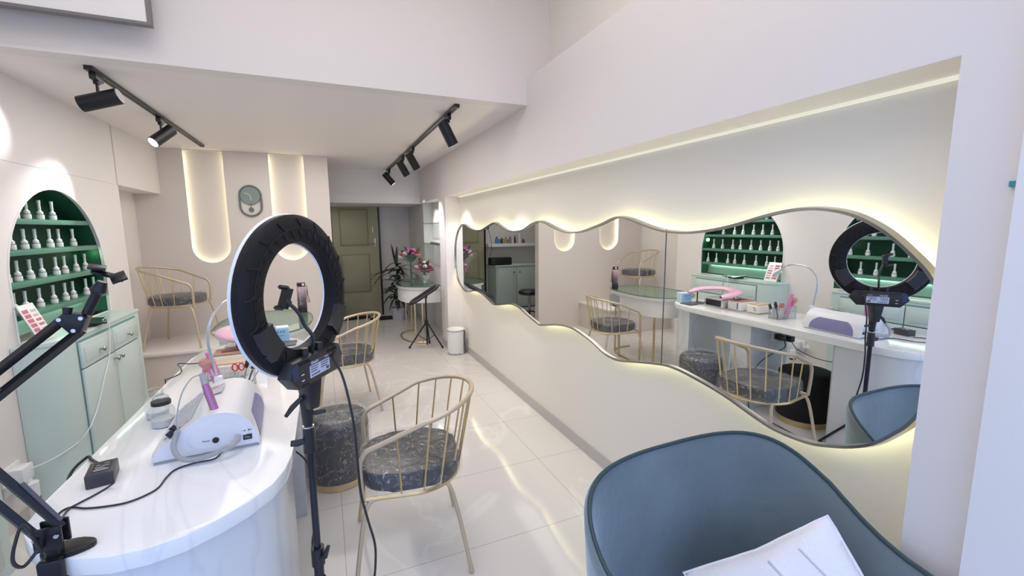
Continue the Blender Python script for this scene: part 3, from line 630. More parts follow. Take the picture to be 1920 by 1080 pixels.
for zz in (0.0955,):
    pts = [R_ @ Vector(p) for p in ((-0.095, -0.045, zz), (0.095, -0.045, zz), (0.095, 0.045, zz), (-0.095, 0.045, zz))]
    for a, b in zip(pts, pts[1:]+pts[:1]): m.tube([a, b], 0.0014, 4)
for sx in (-1, 1):
    for sy in (-1, 1): m.tube([R_ @ Vector((sx*0.095, sy*0.045, 0)), R_ @ Vector((sx*0.095, sy*0.045, 0.095))], 0.0014, 4)
m.build('rim', mat('acrylic_edge', (0.45, 0.43, 0.36), 0.2), og)
def tool(name, lab, cat, pts, r, mm, n=8, extra=None):
    o = MB().tube(pts, r, n).build(name, mm); tag(o, lab, cat); return o
bs = thing('powder_brush', 'pink-handled round powder brush in the acrylic organiser', 'brush', (-0.50, 2.31, CZT+0.004))
MB().tube([(-0.495, 2.315, CZT+0.006), (-0.520, 2.298, CZT+0.115)], 0.006, 8).build('handle', PINKD, bs)
MB().tube([(-0.520, 2.298, CZT+0.115), (-0.522, 2.296, CZT+0.125), (-0.528, 2.292, CZT+0.150), (-0.530, 2.290, CZT+0.166)], [0.009, 0.016, 0.026, 0.018], 14).build('bristles', BRUSH, bs)
tool('nail_file', 'tall bright pink nail file standing in the organiser', 'nail file', [(-0.475, 2.33, CZT+0.006), (-0.500, 2.31, CZT+0.12), (-0.515, 2.30, CZT+0.195)], [0.010, 0.014, 0.013], PINKD)
tool('pink_clip', 'small pink bow-shaped clip below the powder brush', 'clip', [(-0.530, 2.345, CZT+0.11), (-0.536, 2.32, CZT+0.118), (-0.538, 2.295, CZT+0.10)], [0.008, 0.012, 0.007], mat('pale_pink', (0.85, 0.35, 0.60), 0.4))
for i, (dx, dy, h_, tx) in enumerate(((0.045, 0.012, 0.135, 0.02), (0.060, -0.010, 0.130, 0.035), (0.072, 0.014, 0.120, 0.05), (0.030, -0.012, 0.115, -0.012))):
    x, y = -0.44+dx, 2.32+dy
    t = thing('nail_clipper', ['black nail nipper, leftmost of the tools in the organiser', 'black nail nipper in the middle of the organiser', 'black nail nipper nearest the ring light', 'slim silver cuticle pusher in the organiser'][i], 'tool', (x, y, CZT+0.004))
    MB().tube([(x, y, CZT+0.006), (x+tx, y, CZT+h_*0.75)], 0.0045, 6).build('shaft', SILVER if i != 1 else GREYD, t)
    if i < 3: MB().box((x+tx*1.15, y, CZT+h_*0.86), (0.018, 0.012, 0.045), (0, 0.35, 0.2), 0.003).build('head', BLACK, t)
t = thing('scissors', 'small scissors with red finger loops in the organiser', 'scissors', (-0.40, 2.31, CZT+0.004))
m = MB()
for s_ in (-1, 1):
    c_ = Vector((-0.405+0.013*s_, 2.305, CZT+0.108)); m.tube([c_+Vector((0.011*math.cos(a), 0, 0.017*math.sin(a))) for a in [k*math.pi/6 for k in range(12)]], 0.0035, 6, True)
m.build('loops', RED, t); MB().tube([(-0.405, 2.305, CZT+0.09), (-0.405, 2.31, CZT+0.006)], [0.006, 0.002], 6).build('blade', SILVER, t)
# tissue boxes
t = thing('sanitiser_box', 'cream box with a wooden lid behind the organiser', 'box', (-0.50, 2.55, CZT))
MB().box((-0.50, 2.56, CZT+0.036), (0.19, 0.12, 0.070), (0, 0, 0.05), 0.012, 3).build('box_body', CREAM, t)
MB().box((-0.50, 2.56, CZT+0.074), (0.17, 0.10, 0.006), (0, 0, 0.05), 0.003).build('lid', WOOD, t)
m = MB()
for k in range(4): m.box((-0.50+0.096, 2.53+0.005*k, CZT+0.015+0.012*k), (0.001, 0.02, 0.005), (0, 0, 0.05))
m.build('printed_mark', INK, t)
t = thing('tissue_box', 'white box with a brown card slot on top beside the pink hand rest', 'box', (-0.50, 2.73, CZT))
MB().box((-0.49, 2.735, CZT+0.040), (0.19, 0.14, 0.080), (0, 0, 0.02), 0.008).build('box_body', WHITE, t)
MB().box((-0.49, 2.735, CZT+0.083), (0.188, 0.136, 0.006), (0, 0, 0.02), 0.002).build('top', BROWN, t)
MB().box((-0.49, 2.735, CZT+0.0865), (0.12, 0.035, 0.004), (0, 0, 0.15), 0.001).build('slot', mat('slot_dark', (0.16, 0.07, 0.05), 0.6), t)
m = MB()
for k in range(4): m.box((-0.393, 2.70, CZT+0.02+0.014*k), (0.001, 0.014, 0.009))
m.build('printed_mark', INK, t)
t = thing('uv_nail_lamp', 'silver nail curing lamp with a black mouth under the pink hand rest', 'lamp', (-0.44, 2.93, CZT))
MB().prism([(-0.11, 0), (0.11, 0), (0.105, 0.065), (0.085, 0.082), (-0.085, 0.082), (-0.105, 0.065)], lambda u, v, h: (-0.46+h, 2.93+u, CZT+v+0.002), -0.10, 0.10, 0.006).build('housing', SILVER, t)
MB().b2((-0.361, 2.845, CZT+0.010), (-0.358, 3.015, CZT+0.068)).build('mouth', BLACKG, t, label='black opening')
t = thing('hand_rest', 'shiny pink U-shaped vinyl hand rest on two black posts', 'hand rest', (-0.42, 2.95, CZT))
hr = smooth([(-0.34, 3.22, 0.862), (-0.43, 3.16, 0.895), (-0.53, 3.05, 0.91), (-0.56, 2.93, 0.912), (-0.50, 2.81, 0.905), (-0.40, 2.77, 0.89), (-0.30, 2.80, 0.872)], 6)
n_ = len(hr); m = MB(); P = []
for i, p in enumerate(hr):
    tt = (hr[min(i+1, n_-1)]-hr[max(i-1, 0)]); tt.z = 0; tt.normalize(); s_ = Vector((-tt.y, tt.x, 0)); f = min(1, (i+0.6)/4, (n_-0.4-i)/4); ww = 0.058*math.sqrt(max(0.05, f)); hh = 0.022*math.sqrt(max(0.05, f))
    P.append([p+s_*ww*math.cos(a)+Vector((0, 0, hh*math.sin(a))) for a in [k*math.pi/8 for k in range(17)]])
m.grid(P); m.bm.faces.new([m.bm.verts[0]] if False else [v for v in m.bm.verts[:16]]) if False else None
m.build('cushion', PINK, t, ang=80)
for (x, y) in ((-0.40, 3.16), (-0.49, 2.82)):
    MB().cyl((x, y, CZT+0.008), (x, y, 0.878), 0.006).build('post', BLACK, t)
MB().b2((-0.30, 3.06, CZT+0.001), (-0.21, 3.19, CZT+0.010), 0.003).b2((-0.45, 3.08, CZT+0.001), (-0.30, 3.18, CZT+0.008)).build('base_plate', GREYD, t)
t = thing('blue_carton', 'small blue and white carton at the far end of the counter', 'carton', (-0.31, 3.24, CZT))
Mb = Matrix.Translation((-0.315, 3.245, CZT+0.001)) @ Matrix.Rotation(math.radians(8), 4, 'Z')
mbx(Mb, (-0.055, -0.04, 0), (0.055, 0.04, 0.095), bevel=0.001).build('carton_body', BLUEL, t)
mbx(Mb, (-0.054, -0.0412, 0.004), (0.054, -0.0402, 0.088)).build('front_print', mat('carton_blue', (0.36, 0.62, 0.84), 0.5), t)
m = MB()
for k in range(4): mbx(Mb, (-0.034+k*0.018, -0.0425, 0.062), (-0.024+k*0.018, -0.0414, 0.074), m)
mbx(Mb, (-0.034, -0.0425, 0.040), (0.02, -0.0414, 0.043), m); m.build('print_mark', mat('carton_ink', (0.10, 0.25, 0.50), 0.5), t)
# adapter brick and its lead
t = thing('power_brick', 'black power brick lying on the near left counter edge', 'power adapter', (-0.655, 1.61, CZT))
Mb = Matrix.Translation((-0.655, 1.607, CZT+0.001)) @ Matrix.Rotation(math.radians(12), 4, 'Z')
mbx(Mb, (-0.032, -0.047, 0), (0.032, 0.047, 0.040), bevel=0.003).build('brick', mat('brick_grey', (0.045, 0.045, 0.055), 0.4), t)
mbx(Mb, (-0.020, -0.028, 0.040), (0.022, 0.034, 0.0406)).build('label_panel', BLACK, t)
m = MB(); mbx(Mb, (-0.015, -0.022, 0.0406), (0.018, -0.0185, 0.0410), m)
for k, (a, b) in enumerate(((-0.012, 0.010), (-0.014, 0.004), (0.0, 0.018), (-0.014, -0.004), (0.004, 0.015))): mbx(Mb, (a, -0.010+k*0.008, 0.0406), (b, -0.0085+k*0.008, 0.0410), m)
m.build('label_print', INKW, t)
cp = [D(0.040, -0.205, 0.012), D(0.02, -0.24, 0.005)] + [at(x, y, 'Z', CZT+0.004) for x, y in ((365, 868), (330, 880), (312, 895), (296, 915), (270, 930), (235, 943), (195, 950), (160, 953), (135, 951), (118, 957), (105, 968))]
tag(MB().tube(smooth(cp), 0.0026, 6).build('power_lead', BLACK), 'black lead snaking over the counter from the dust collector', 'cable')
cp = [at(213, 906, 'Z', CZT+0.02)] + [at(x, y, 'Z', CZT+0.004) for x, y in ((200, 915), (170, 932), (145, 945), (128, 955), (116, 972))]
tag(MB().tube(smooth(cp), 0.0026, 6).build('power_lead', BLACK), 'short black lead from the power brick to the lamp clamp', 'cable')
cp = [at(182, 868, 'Z', CZT+0.02)] + [at(172, 862, 'Z', CZT+0.006), at(162, 858, 'Z', CZT+0.004), Vector((-0.775, 1.70, 0.74)), Vector((-0.79, 1.72, 0.6)), Vector((-0.95, 1.9, 0.2)), Vector((-1.2, 2.2, 0.01))]
tag(MB().tube(smooth(cp), 0.0045, 6).build('power_lead', BLACK), 'thicker black lead leaving the power brick over the counter edge', 'cable')
cp = [at(x, y, 'Z', CZT+0.004) for x, y in ((388, 679), (360, 682), (334, 682), (340, 692), (338, 700), (322, 708), (310, 713))] + [Vector((-0.772, 2.60, 0.74)), Vector((-0.80, 2.62, 0.5)), Vector((-0.9, 2.65, 0.01))]
tag(MB().tube(smooth(cp), 0.0024, 6).build('lamp_lead', BLACK), 'thin dark lead curving across the counter behind the jars', 'cable')

# ------------------------------------------------------------------ articulated arm
ar = thing('articulated_arm', 'black articulated phone arm clamped to the near left counter corner', 'arm', (-0.66, 1.27, CZT))
ca = Vector((-0.610, 1.262, 0)); 
m = MB(); m.prism([(0.062*math.cos(a)*(1 if math.cos(a) > 0 else 0.6)-0.605, 1.262+0.030*math.sin(a)) for a in [k*math.pi/12 for k in range(24)]], lambda u, v, h: (u, v, h), CZT+0.001, CZT+0.012, 0.002)
m.b2((-0.630, 1.212, CZT-0.10), (-0.588, 1.232, CZT+0.012), 0.004); m.b2((-0.630, 1.212, CZT-0.112), (-0.588, 1.29, CZT-0.098), 0.003)
m.cyl((-0.61, 1.268, CZT-0.135), (-0.61, 1.268, CZT-0.052), 0.006); m.cyl((-0.61, 1.268, CZT-0.055), (-0.61, 1.268, CZT-0.047), 0.018)
m.build('clamp', BLACKM, ar)
MB().tube([(-0.640, 1.265, CZT-0.140), (-0.610, 1.265, CZT-0.137), (-0.580, 1.265, CZT-0.140)], [0.010, 0.007, 0.010], 8).build('clamp_knob', BLACKM, ar)
MB().tube([(-0.655, 1.225, CZT-0.03), (-0.680, 1.215, CZT-0.035), (-0.700, 1.21, CZT-0.045)], [0.008, 0.016, 0.013], 10).build('clamp_lever', BLACKM, ar)
MB().cyl((-0.610, 1.245, CZT+0.012), (-0.610, 1.245, CZT+0.06), 0.017).b2((-0.635, 1.225, CZT+0.03), (-0.585, 1.232, CZT+0.085), 0.002).b2((-0.635, 1.258, CZT+0.03), (-0.585, 1.265, CZT+0.085), 0.002).build('swivel', BLACKM, ar)
el = Vector((-0.757, 1.235, 1.092)); j0 = Vector((-0.610, 1.245, CZT+0.06)); j2 = Vector((-0.517, 1.245, 1.300))
off = Vector((0.014, 0, 0.020))
def bar(a, b, w_=0.011):
    m = MB(); m.tube([a, b], w_*0.75, 4); return m
o1 = Vector((0.020, 0, 0.014))
for k in (-1, 1): bar(j0+o1*k*0.9, el+o1*k*0.9, 0.0135).build('lower_bar', BLACKM, ar)
o2 = Vector((-0.011, 0, 0.0155))
for k in (-1, 1): bar(el+o2*k, j2+o2*k, 0.0135).build('upper_bar', BLACKM, ar)
for p in (el,): MB().cyl(p+Vector((0, -0.018, 0)), p+Vector((0, 0.018, 0)), 0.028).build('elbow', BLACKM, ar)
MB().tube([j0+Vector((0.02, -0.002, 0.03)), j0.lerp(el, 0.45)+Vector((0.034, 0, 0.012))], 0.0042, 8).build('spring', GREYD, ar)
MB().tube([el.lerp(j2, 0.1)+Vector((0.004, 0, -0.02)), el.lerp(j2, 0.42)+Vector((0.010, 0, -0.008))], 0.006, 8).build('spring', GREYD, ar)
m = MB(); m.prism([(-0.028, 0.012), (-0.012, 0.024), (0.02, 0.020), (0.026, 0.010), (0.012, -0.022), (-0.006, -0.020)], lambda u, v, h: Vector((j2.x+u, j2.y+h, j2.z+v)), -0.016, 0.016, 0.002); m.build('joint_plate', BLACKM, ar)
for u, v in ((-0.018, 0.012), (0.018, 0.012), (0.003, -0.014)): MB().cyl((j2.x+u, j2.y-0.016, j2.z+v), (j2.x+u, j2.y-0.019, j2.z+v), 0.0042).build('joint_screw', SILVER, ar)
for u in (-0.018, 0.018): MB().cyl((j0.x+u*1.0, 1.222, CZT+0.065), (j0.x+u, 1.219, CZT+0.065), 0.0045).build('clamp_screw', SILVER, ar)
MB().cyl((j2.x-0.008, j2.y-0.006, j2.z+0.022), (j2.x-0.006, j2.y-0.004, j2.z+0.036), 0.007, 0.009).build('joint_knob', BLACKM, ar)
hd0 = at(163, 588, 'Y', 1.245); hd1 = at(184, 545, 'Y', 1.245); hd2 = at(192, 528, 'Y', 1.245)
MB().tube([hd0, hd1], 0.0095, 12).build('head_tube', BLACKM, ar)
MB().tube([hd1-(hd1-hd0)*0.12, hd1, hd2], [0.011, 0.015, 0.009], 12).build('ball_joint', BLACKM, ar)
a_ = at(172, 508, 'Y', 1.245); b_ = at(232, 522, 'Y', 1.245)
ph = MB(); dv = (b_-a_).normalized(); upv = Vector((0.25, 0, 0.97)); 
ph.tube([a_, a_.lerp(b_, 0.25), a_.lerp(b_, 0.8), b_+Vector((0, 0, -0.004))], 0.006, 4)
c1 = at(180, 503, 'Y', 1.245); ph.box(at(182, 501, 'Y', 1.23), (0.030, 0.034, 0.004), (0.2, 0.2, 0.3), 0.001); ph.box(at(222, 520, 'Y', 1.23), (0.028, 0.034, 0.005), (0.5, -0.35, 0.3), 0.001)
ph.build('phone_cradle', BLACKM, ar)
cp = [Vector((-0.62, 1.22, CZT+0.04)), at(45, 985, 'Y', 1.18), at(28, 1020, 'Y', 1.16), at(25, 1055, 'Y', 1.16), at(45, 1062, 'Y', 1.18), at(72, 1030, 'Y', 1.2)]
tag(MB().tube(smooth(cp), 0.0035, 6).build('looped_cable', BLACK), 'black cable looping beside the arm clamp', 'cable')

# ------------------------------------------------------------------ ring light
CX, CY, CZR = -0.092, 1.505, 1.296
rl = thing('ring_light', 'large black-backed ring light on a stand at the counter', 'ring light', (CX, CY, 0))
nb = Vector((0.84, -0.54, 0)).normalized(); dh = Vector((-nb.y, nb.x, 0)); dh = Vector((0.54, 0.84, 0)).normalized(); TL = 0.10
def RP(u, v, h):  # u along dh, v up, h along back normal
    return Vector((CX, CY, CZR)) + dh*u + Vector((0, 0, v)) + nb*h
RO, RI = 0.250, 0.163
m = MB(); P = []
prof = [(RO-0.004, -0.012), (RO, -0.004), (RO, 0.012), (RO-0.012, 0.024), (RO-0.030, 0.030), (RI+0.022, 0.030), (RI+0.004, 0.022), (RI, 0.012), (RI, -0.010)]
for k in range(72):
    a = 2*math.pi*k/72; P.append([RP(r*math.cos(a), r*math.sin(a), h) for r, h in prof])
m.grid(P, True); m.build('housing', mat('ring_black', (0.012, 0.012, 0.014), 0.5, spec=0.2), rl, ang=30)
m = MB(); P = []
for k in range(72):
    a = 2*math.pi*k/72; P.append([RP(r*math.cos(a), r*math.sin(a), h) for r, h in ((RI, -0.009), (RI-0.003, -0.013), (RI+0.012, -0.024), (RO-0.012, -0.024), (RO+0.003, -0.013), (RO-0.002, -0.006))])
m.grid(P, True); m.build('diffuser', DIFF, rl, ang=40, label='white light diffuser rim')
# vent slots and seam pattern on the back
m = MB()
for k in range(34):
    a = 2*math.pi*k/34+0.05
    if -2.05 < (a-2*math.pi if a > math.pi else a) < -1.1: continue
    for (r0, r1, da) in ((RI+0.018, RI+0.040, 0.055), (RO-0.040, RO-0.010, 0.06)):
        if r0 > 0.2 and k % 2: continue
        p0 = RP(r0*math.cos(a), r0*math.sin(a), 0.0308); p1 = RP(r1*math.cos(a+da), r1*math.sin(a+da), 0.0308 if r1 < RO-0.028 else 0.0245); pm = RP((r0+r1)/2*math.cos(a+da*0.7), (r0+r1)/2*math.sin(a+da*0.7), 0.0308)
        m.tube([p0, pm, p1], 0.0026, 5)
m.tube([RP((RI+0.047)*math.cos(a), (RI+0.047)*math.sin(a), 0.0300) for a in [2*math.pi*k/60 for k in range(60)]], 0.0022, 5, True)
m.build('vent_slots', mat('slot_black', (0.003, 0.003, 0.004), 0.6), rl)
for a0, a1 in ((math.radians(198), math.radians(226)), (math.radians(-46), math.radians(-18))):
    m = MB(); P = [[RP(r*math.cos(a), r*math.sin(a), h) for r, h in ((RI+0.004, 0.024), (RI+0.008, 0.041), (RO-0.026, 0.041), (RO-0.016, 0.024))] for a in [a0+(a1-a0)*k/6 for k in range(7)]]
    m.grid(P)
    for row in (P[0], P[-1]): m.bm.faces.new([m.bm.verts.new(q) for q in row])
    bmesh.ops.remove_doubles(m.bm, verts=m.bm.verts, dist=1e-6); m.build('battery_bay', BLACK, rl)
# control box
cbx = MB(); trap = [(-0.135, -0.165), (-0.125, -0.180), (0.125, -0.180), (0.135, -0.165), (0.105, -0.262), (0.085, -0.272), (-0.085, -0.272), (-0.105, -0.262)]
trap = [(-0.138, -0.225), (-0.118, -0.182), (0.118, -0.182), (0.138, -0.225), (0.100, -0.268), (-0.100, -0.268)]
cbx.prism(trap, lambda u, v, h: RP(u, v, h), 0.018, 0.062, 0.004); bo = cbx.build('control_box', mat('box_black', (0.022, 0.022, 0.026), 0.42), rl)
m = MB()
for k in range(5):
    for u0 in (-0.095, 0.050): m.tube([RP(u0+k*0.011, -0.186, 0.0625), RP(u0+k*0.011+0.003, -0.196, 0.0632)], 0.0022, 5)
m.tube([RP(-0.085, -0.263, 0.063), RP(-0.055, -0.263, 0.063)], 0.002, 5)
m.build('box_vents', MATS['slot_black'], bo)
m = MB()
for u in (-0.035, 0.038): m.tube([RP(u, -0.183, 0.040), RP(u, -0.158, 0.040)], [0.0115, 0.0105], 14)
m.build('dial_knob', BLACK, bo)
m = MB()
def rbx(m, u0, u1, v0, v1, h0, h1):
    A_ = [RP(u, v, h) for h in (h0, h1) for u, v in ((u0, v0), (u1, v0), (u1, v1), (u0, v1))]; V = [m.bm.verts.new(p) for p in A_]
    for f in ((3, 2, 1, 0), (4, 5, 6, 7), (0, 1, 5, 4), (1, 2, 6, 5), (2, 3, 7, 6), (3, 0, 4, 7)): m.bm.faces.new([V[i] for i in f])
rbx(m, -0.048, 0.056, -0.250, -0.212, 0.061, 0.0628); m.build('label', LABEL, bo, label='pale blue specification label')
m = MB(); rbx(m, -0.048, 0.056, -0.212, -0.198, 0.061, 0.0628); m.build('label_header', mat('header_navy', (0.05, 0.055, 0.09), 0.4), bo)
m = MB()
for k in range(3):
    rbx(m, -0.043, -0.043+0.038-0.003*k, -0.2185-k*0.0072, -0.2158-k*0.0072, 0.0628, 0.0632); rbx(m, 0.008, 0.050-0.004*k, -0.2185-k*0.0072, -0.2158-k*0.0072, 0.0628, 0.0632)
for k in range(5): rbx(m, -0.040+k*0.009, -0.035+k*0.009, -0.2455, -0.2395, 0.0628, 0.0632)
rbx(m, 0.036, 0.050, -0.2455, -0.2365, 0.0628, 0.0632)
m.build('label_print', INK, bo)
rot3 = Matrix((dh, Vector((0, 0, 1)), nb)).transposed().to_4x4()
text('label_text', 'EDolM', 0.0125, INKW, bo, Matrix.Translation(RP(-0.022, -0.205, 0.063)) @ rot3)
text('label_text', 'HQ-18', 0.007, INKW, bo, Matrix.Translation(RP(0.040, -0.2035, 0.063)) @ rot3)
m = MB(); rbx(m, -0.128, -0.102, -0.236, -0.190, 0.060, 0.0635); m.build('battery_window', mat('navy_gloss', (0.01, 0.02, 0.09), 0.08), bo, label='glossy navy battery cover')
m = MB(); rbx(m, -0.088, -0.076, -0.2285, -0.2255, 0.062, 0.0632); rbx(m, -0.088, -0.076, -0.2465, -0.2435, 0.062, 0.0632); m.build('port_mark', INKW, bo)
m = MB(); rbx(m, 0.078, 0.094, -0.208, -0.200, 0.062, 0.0632); m.build('port', MATS['slot_black'], bo)
# gooseneck phone holder
g0 = RP(0.002, -0.18, 0.040); ph = [g0, g0+Vector((0.004, 0, 0.05)), at(571, 610, 'Y', 1.50), at(563, 592, 'Y', 1.50), at(552, 578, 'Y', 1.50), at(543, 571, 'Y', 1.50)]
MB().tube(smooth(ph), 0.0058, 8).build('flexible_neck', BLACK, rl)
hq = at(535, 562, 'Y', 1.50); m = MB(); m.tube([at(543, 571, 'Y', 1.5), hq], [0.010, 0.013], 10)
tp_, bt_ = at(540, 540, 'Y', 1.50), at(530, 578, 'Y', 1.50)
m.tube([tp_, bt_], 0.016, 4); m.tube([tp_, at(524, 538, 'Y', 1.47)], 0.007, 4); m.tube([bt_, at(516, 577, 'Y', 1.47)], 0.007, 4)
m.build('phone_cradle', BLACK, rl)
# neck bracket, pole, collars
PX, PY = -0.086, 1.512
m = MB(); zt = CZR-0.268
m.box((PX+0.012, PY-0.012, zt-0.045), (0.035, 0.052, 0.11), (0, 0, 0.57), 0.006, taper=(1.5, 1.5)); m.cyl((PX, PY, zt-0.16), (PX, PY, zt-0.06), 0.016, 0.022); m.build('mount_bracket', BLACK, rl)
MB().tube([(PX-0.01, PY-0.02, zt-0.06), (PX-0.04, PY-0.03, zt-0.085), (PX-0.06, PY-0.035, zt-0.11)], [0.008, 0.009, 0.006], 8).build('tilt_lever', BLACK, rl)
MB().cyl((PX, PY, zt-0.175), (PX, PY, zt-0.165), 0.0175).build('collar_ring', SILVER, rl)
MB().tube([(PX, PY, zt-0.125), (PX+0.03, PY+0.005, zt-0.127), (PX+0.055, PY+0.01, zt-0.128)], [0.006, 0.008, 0.006], 8).build('lock_knob', BLACK, rl)
MB().cyl((PX, PY, 0.42), (PX, PY, zt-0.10), 0.0115).build('upper_pole', BLACKG, rl)
MB().cyl((PX, PY, zt-0.255), (PX, PY, zt-0.17), 0.020, 0.018).build('collar', BLACK, rl)
MB().tube([(PX, PY, zt-0.215), (PX-0.035, PY-0.005, zt-0.217), (PX-0.055, PY-0.005, zt-0.215)], [0.008, 0.012, 0.010], 8).build('lock_knob', BLACK, rl)
MB().cyl((PX, PY, 0.36), (PX, PY, 0.425), 0.021).build('collar', BLACK, rl)
MB().tube([(PX, PY-0.01, 0.385), (PX+0.022, PY-0.022, 0.398), (PX+0.035, PY-0.025, 0.435)], [0.009, 0.010, 0.006], 8).build('lock_lever', BLACK, rl)
MB().cyl((PX, PY, 0.10), (PX, PY, 0.40), 0.016).build('lower_pole', BLACKG, rl)
for a in (math.radians(108), math.radians(228), math.radians(-12)):
    e = Vector((PX+0.30*math.cos(a), PY+0.30*math.sin(a), 0.012)) if a > 0 else Vector((PX+0.24, PY-0.18, 0.012))
    lg = MB().tube([(PX, PY, 0.33), e], 0.0085, 6).build('leg', BLACKM, rl); MB().tube([e, e+Vector((0, 0, -0.010))], 0.013, 8).build('rubber_foot', BLACK, lg)
cpx = [(612, 668, 1.53), (625, 672, 1.52), (640, 700, 1.50), (652, 740, 1.48), (664, 800, 1.47), (670, 860, 1.46), (677, 925, 1.46), (690, 975, 1.47), (703, 1020, 1.48), (704, 1060, 1.48), (700, 1100, 1.49)]
cp = [RP(0.082, -0.212, 0.066)] + [at(x, y, 'Y', yy) for x, y, yy in cpx[1:]]; q = cp[-1]; cp += [Vector((q.x-0.01, q.y, 0.2)), Vector((q.x-0.02, q.y, 0.03)), Vector((q.x-0.04, q.y-0.05, 0.008)), Vector((q.x-0.08, q.y-0.25, 0.008))]
tag(MB().tube(smooth(cp), 0.0042, 7).build('power_cable', BLACK), 'black power cable hanging from the ring light beside its pole', 'cable')

# ------------------------------------------------------------------ gold wire chairs
def rrect(a, b, e, n=32):
    out = []
    for k in range(n):
        t = 2*math.pi*k/n; c, s = math.cos(t), math.sin(t); out.append((a*math.copysign(abs(c)**e, c), b*math.copysign(abs(s)**e, s)))
    return out
def chair(label, wrapped, loc, rz, group):
    t = thing('gold_wire_chair', label, 'chair', (0, 0, 0), 0, group); G = GOLDW if wrapped else GOLD
    SZ = 0.405
    # seat ring: front at +x
    def seatp(a): # a from -pi..pi, 0 = back
        return Vector((-0.215*math.cos(a) if abs(a) < math.pi/2 else 0.19*min(1, (abs(a)-math.pi/2)/0.5), 0.215*math.sin(a) if abs(a) < math.pi/2 else 0, 0))
    ring = []
    for k in range(25):
        a = -math.pi/2+math.pi*k/24; ring.append(Vector((-0.02-0.205*math.cos(a), 0.218*math.sin(a), SZ)))
    ring = [Vector((0.20, -0.205, SZ))] + ring + [Vector((0.20, 0.205, SZ))]
    MB().tube(ring, 0.0095, 8, True).build('seat_frame', GOLD, t)
    rail = []; NR = 36
    for k in range(NR+1):
        s = -1+2*k/NR; a = s*math.pi*0.5; q = abs(s)
        if q < 0.72:
            aa = s/0.72*math.pi/2; x = -0.06-0.235*math.cos(aa); y = 0.245*math.sin(aa); z = 0.775-0.055*(1-math.cos(aa))
        else:
            f = (q-0.72)/0.28; x = -0.06+0.235*f; y = math.copysign(0.245-0.028*f, s); z = 0.72-0.10*f
        rail.append(Vector((x, y, z)))
    ends = lambda sgn: [Vector((0.190, sgn*0.216, 0.600)), Vector((0.203, sgn*0.214, 0.57)), Vector((0.205, sgn*0.211, 0.50)), Vector((0.200, sgn*0.205, SZ))]
    full = list(reversed(ends(-1))) + rail + ends(1)
    MB().tube(smooth(full, 3), 0.0105, 10).build('top_rail', G, t)
    for k in range(11):
        s = -0.86+1.72*k/10; i = (s+1)/2*NR; p = rail[int(i)].lerp(rail[min(int(i)+1, NR)], i-int(i))
        if abs(s) > 0.70: b = Vector((p.x-0.01, math.copysign(0.213, s), SZ))
        else:
            a = s/0.72*math.pi/2*0.97; b = Vector((-0.02-0.205*math.cos(a), 0.218*math.sin(a), SZ))
        MB().tube([p, b], 0.0045, 6).build('spindle', GOLD, t)
    for x, y, ex, ey in ((0.17, 0.205, 0.25, 0.27), (0.17, -0.205, 0.25, -0.27), (-0.14, 0.17, -0.235, 0.245), (-0.14, -0.17, -0.235, -0.245)):
        MB().tube(smooth([(x-0.03 if x > 0 else x+0.02, y*0.98, SZ), (x+0.3*(ex-x), y+0.2*(ey-y), SZ-0.05), (ex, ey, 0.004)], 5), [0.0095]*11, 8).build('leg', G, t)
    po = rrect(0.212, 0.205, 0.55)
    MB().prism([(u-0.005, v) for u, v in po], lambda u, v, h: (u, v, h), SZ+0.012, SZ+0.088, 0.020, 3).build('cushion', LEATHER, t, ang=60)
    # crinkled film over cushion
    m = MB(); rnd = random.Random(len(label)); P = []
    n = 48; po = rrect(0.219, 0.212, 0.6, n)
    lay = [(1.05, SZ+0.006), (1.035, SZ+0.03), (1.03, SZ+0.068), (1.0, SZ+0.095), (0.9, SZ+0.101), (0.7, SZ+0.098), (0.5, SZ+0.095), (0.3, SZ+0.094), (0.12, SZ+0.094), (0.005, SZ+0.094)]
    J = [[rnd.uniform(-1, 1) for _ in range(n)] for _ in lay]
    for k, (u, v) in enumerate(po):
        row = []
        for j, (f, z) in enumerate(lay):
            jj = J[j][k]; row.append(Vector((u*f*(1+0.018*jj)-0.005, v*f*(1+0.018*jj), z+0.006*abs(J[j][(k*7) % n]))))
        P.append(row)
    m.grid(P, True); m.build('plastic_wrap', FILM, t, ang=10, label='clear crinkled plastic wrap')
    t.location = loc; t.rotation_euler = (0, 0, rz); WM[t.name] = Matrix.Translation(loc) @ Matrix.Rotation(rz, 4, 'Z'); return t
ch = chair('gold wire chair with plastic-wrapped black seat nearest the entrance, beside the ring light', True, (0.30, 1.93, 0), math.radians(174), 'gold wire chairs')
dup(ch, (0.10, 3.83, 0), math.radians(186), 'gold wire chair standing behind the ring light, midway down the floor', 'gold wire chairs')
dup(ch, (-1.36, 5.22, 0.376), math.radians(-8), 'gold wire chair standing on the raised platform by the back wall', 'gold wire chairs')

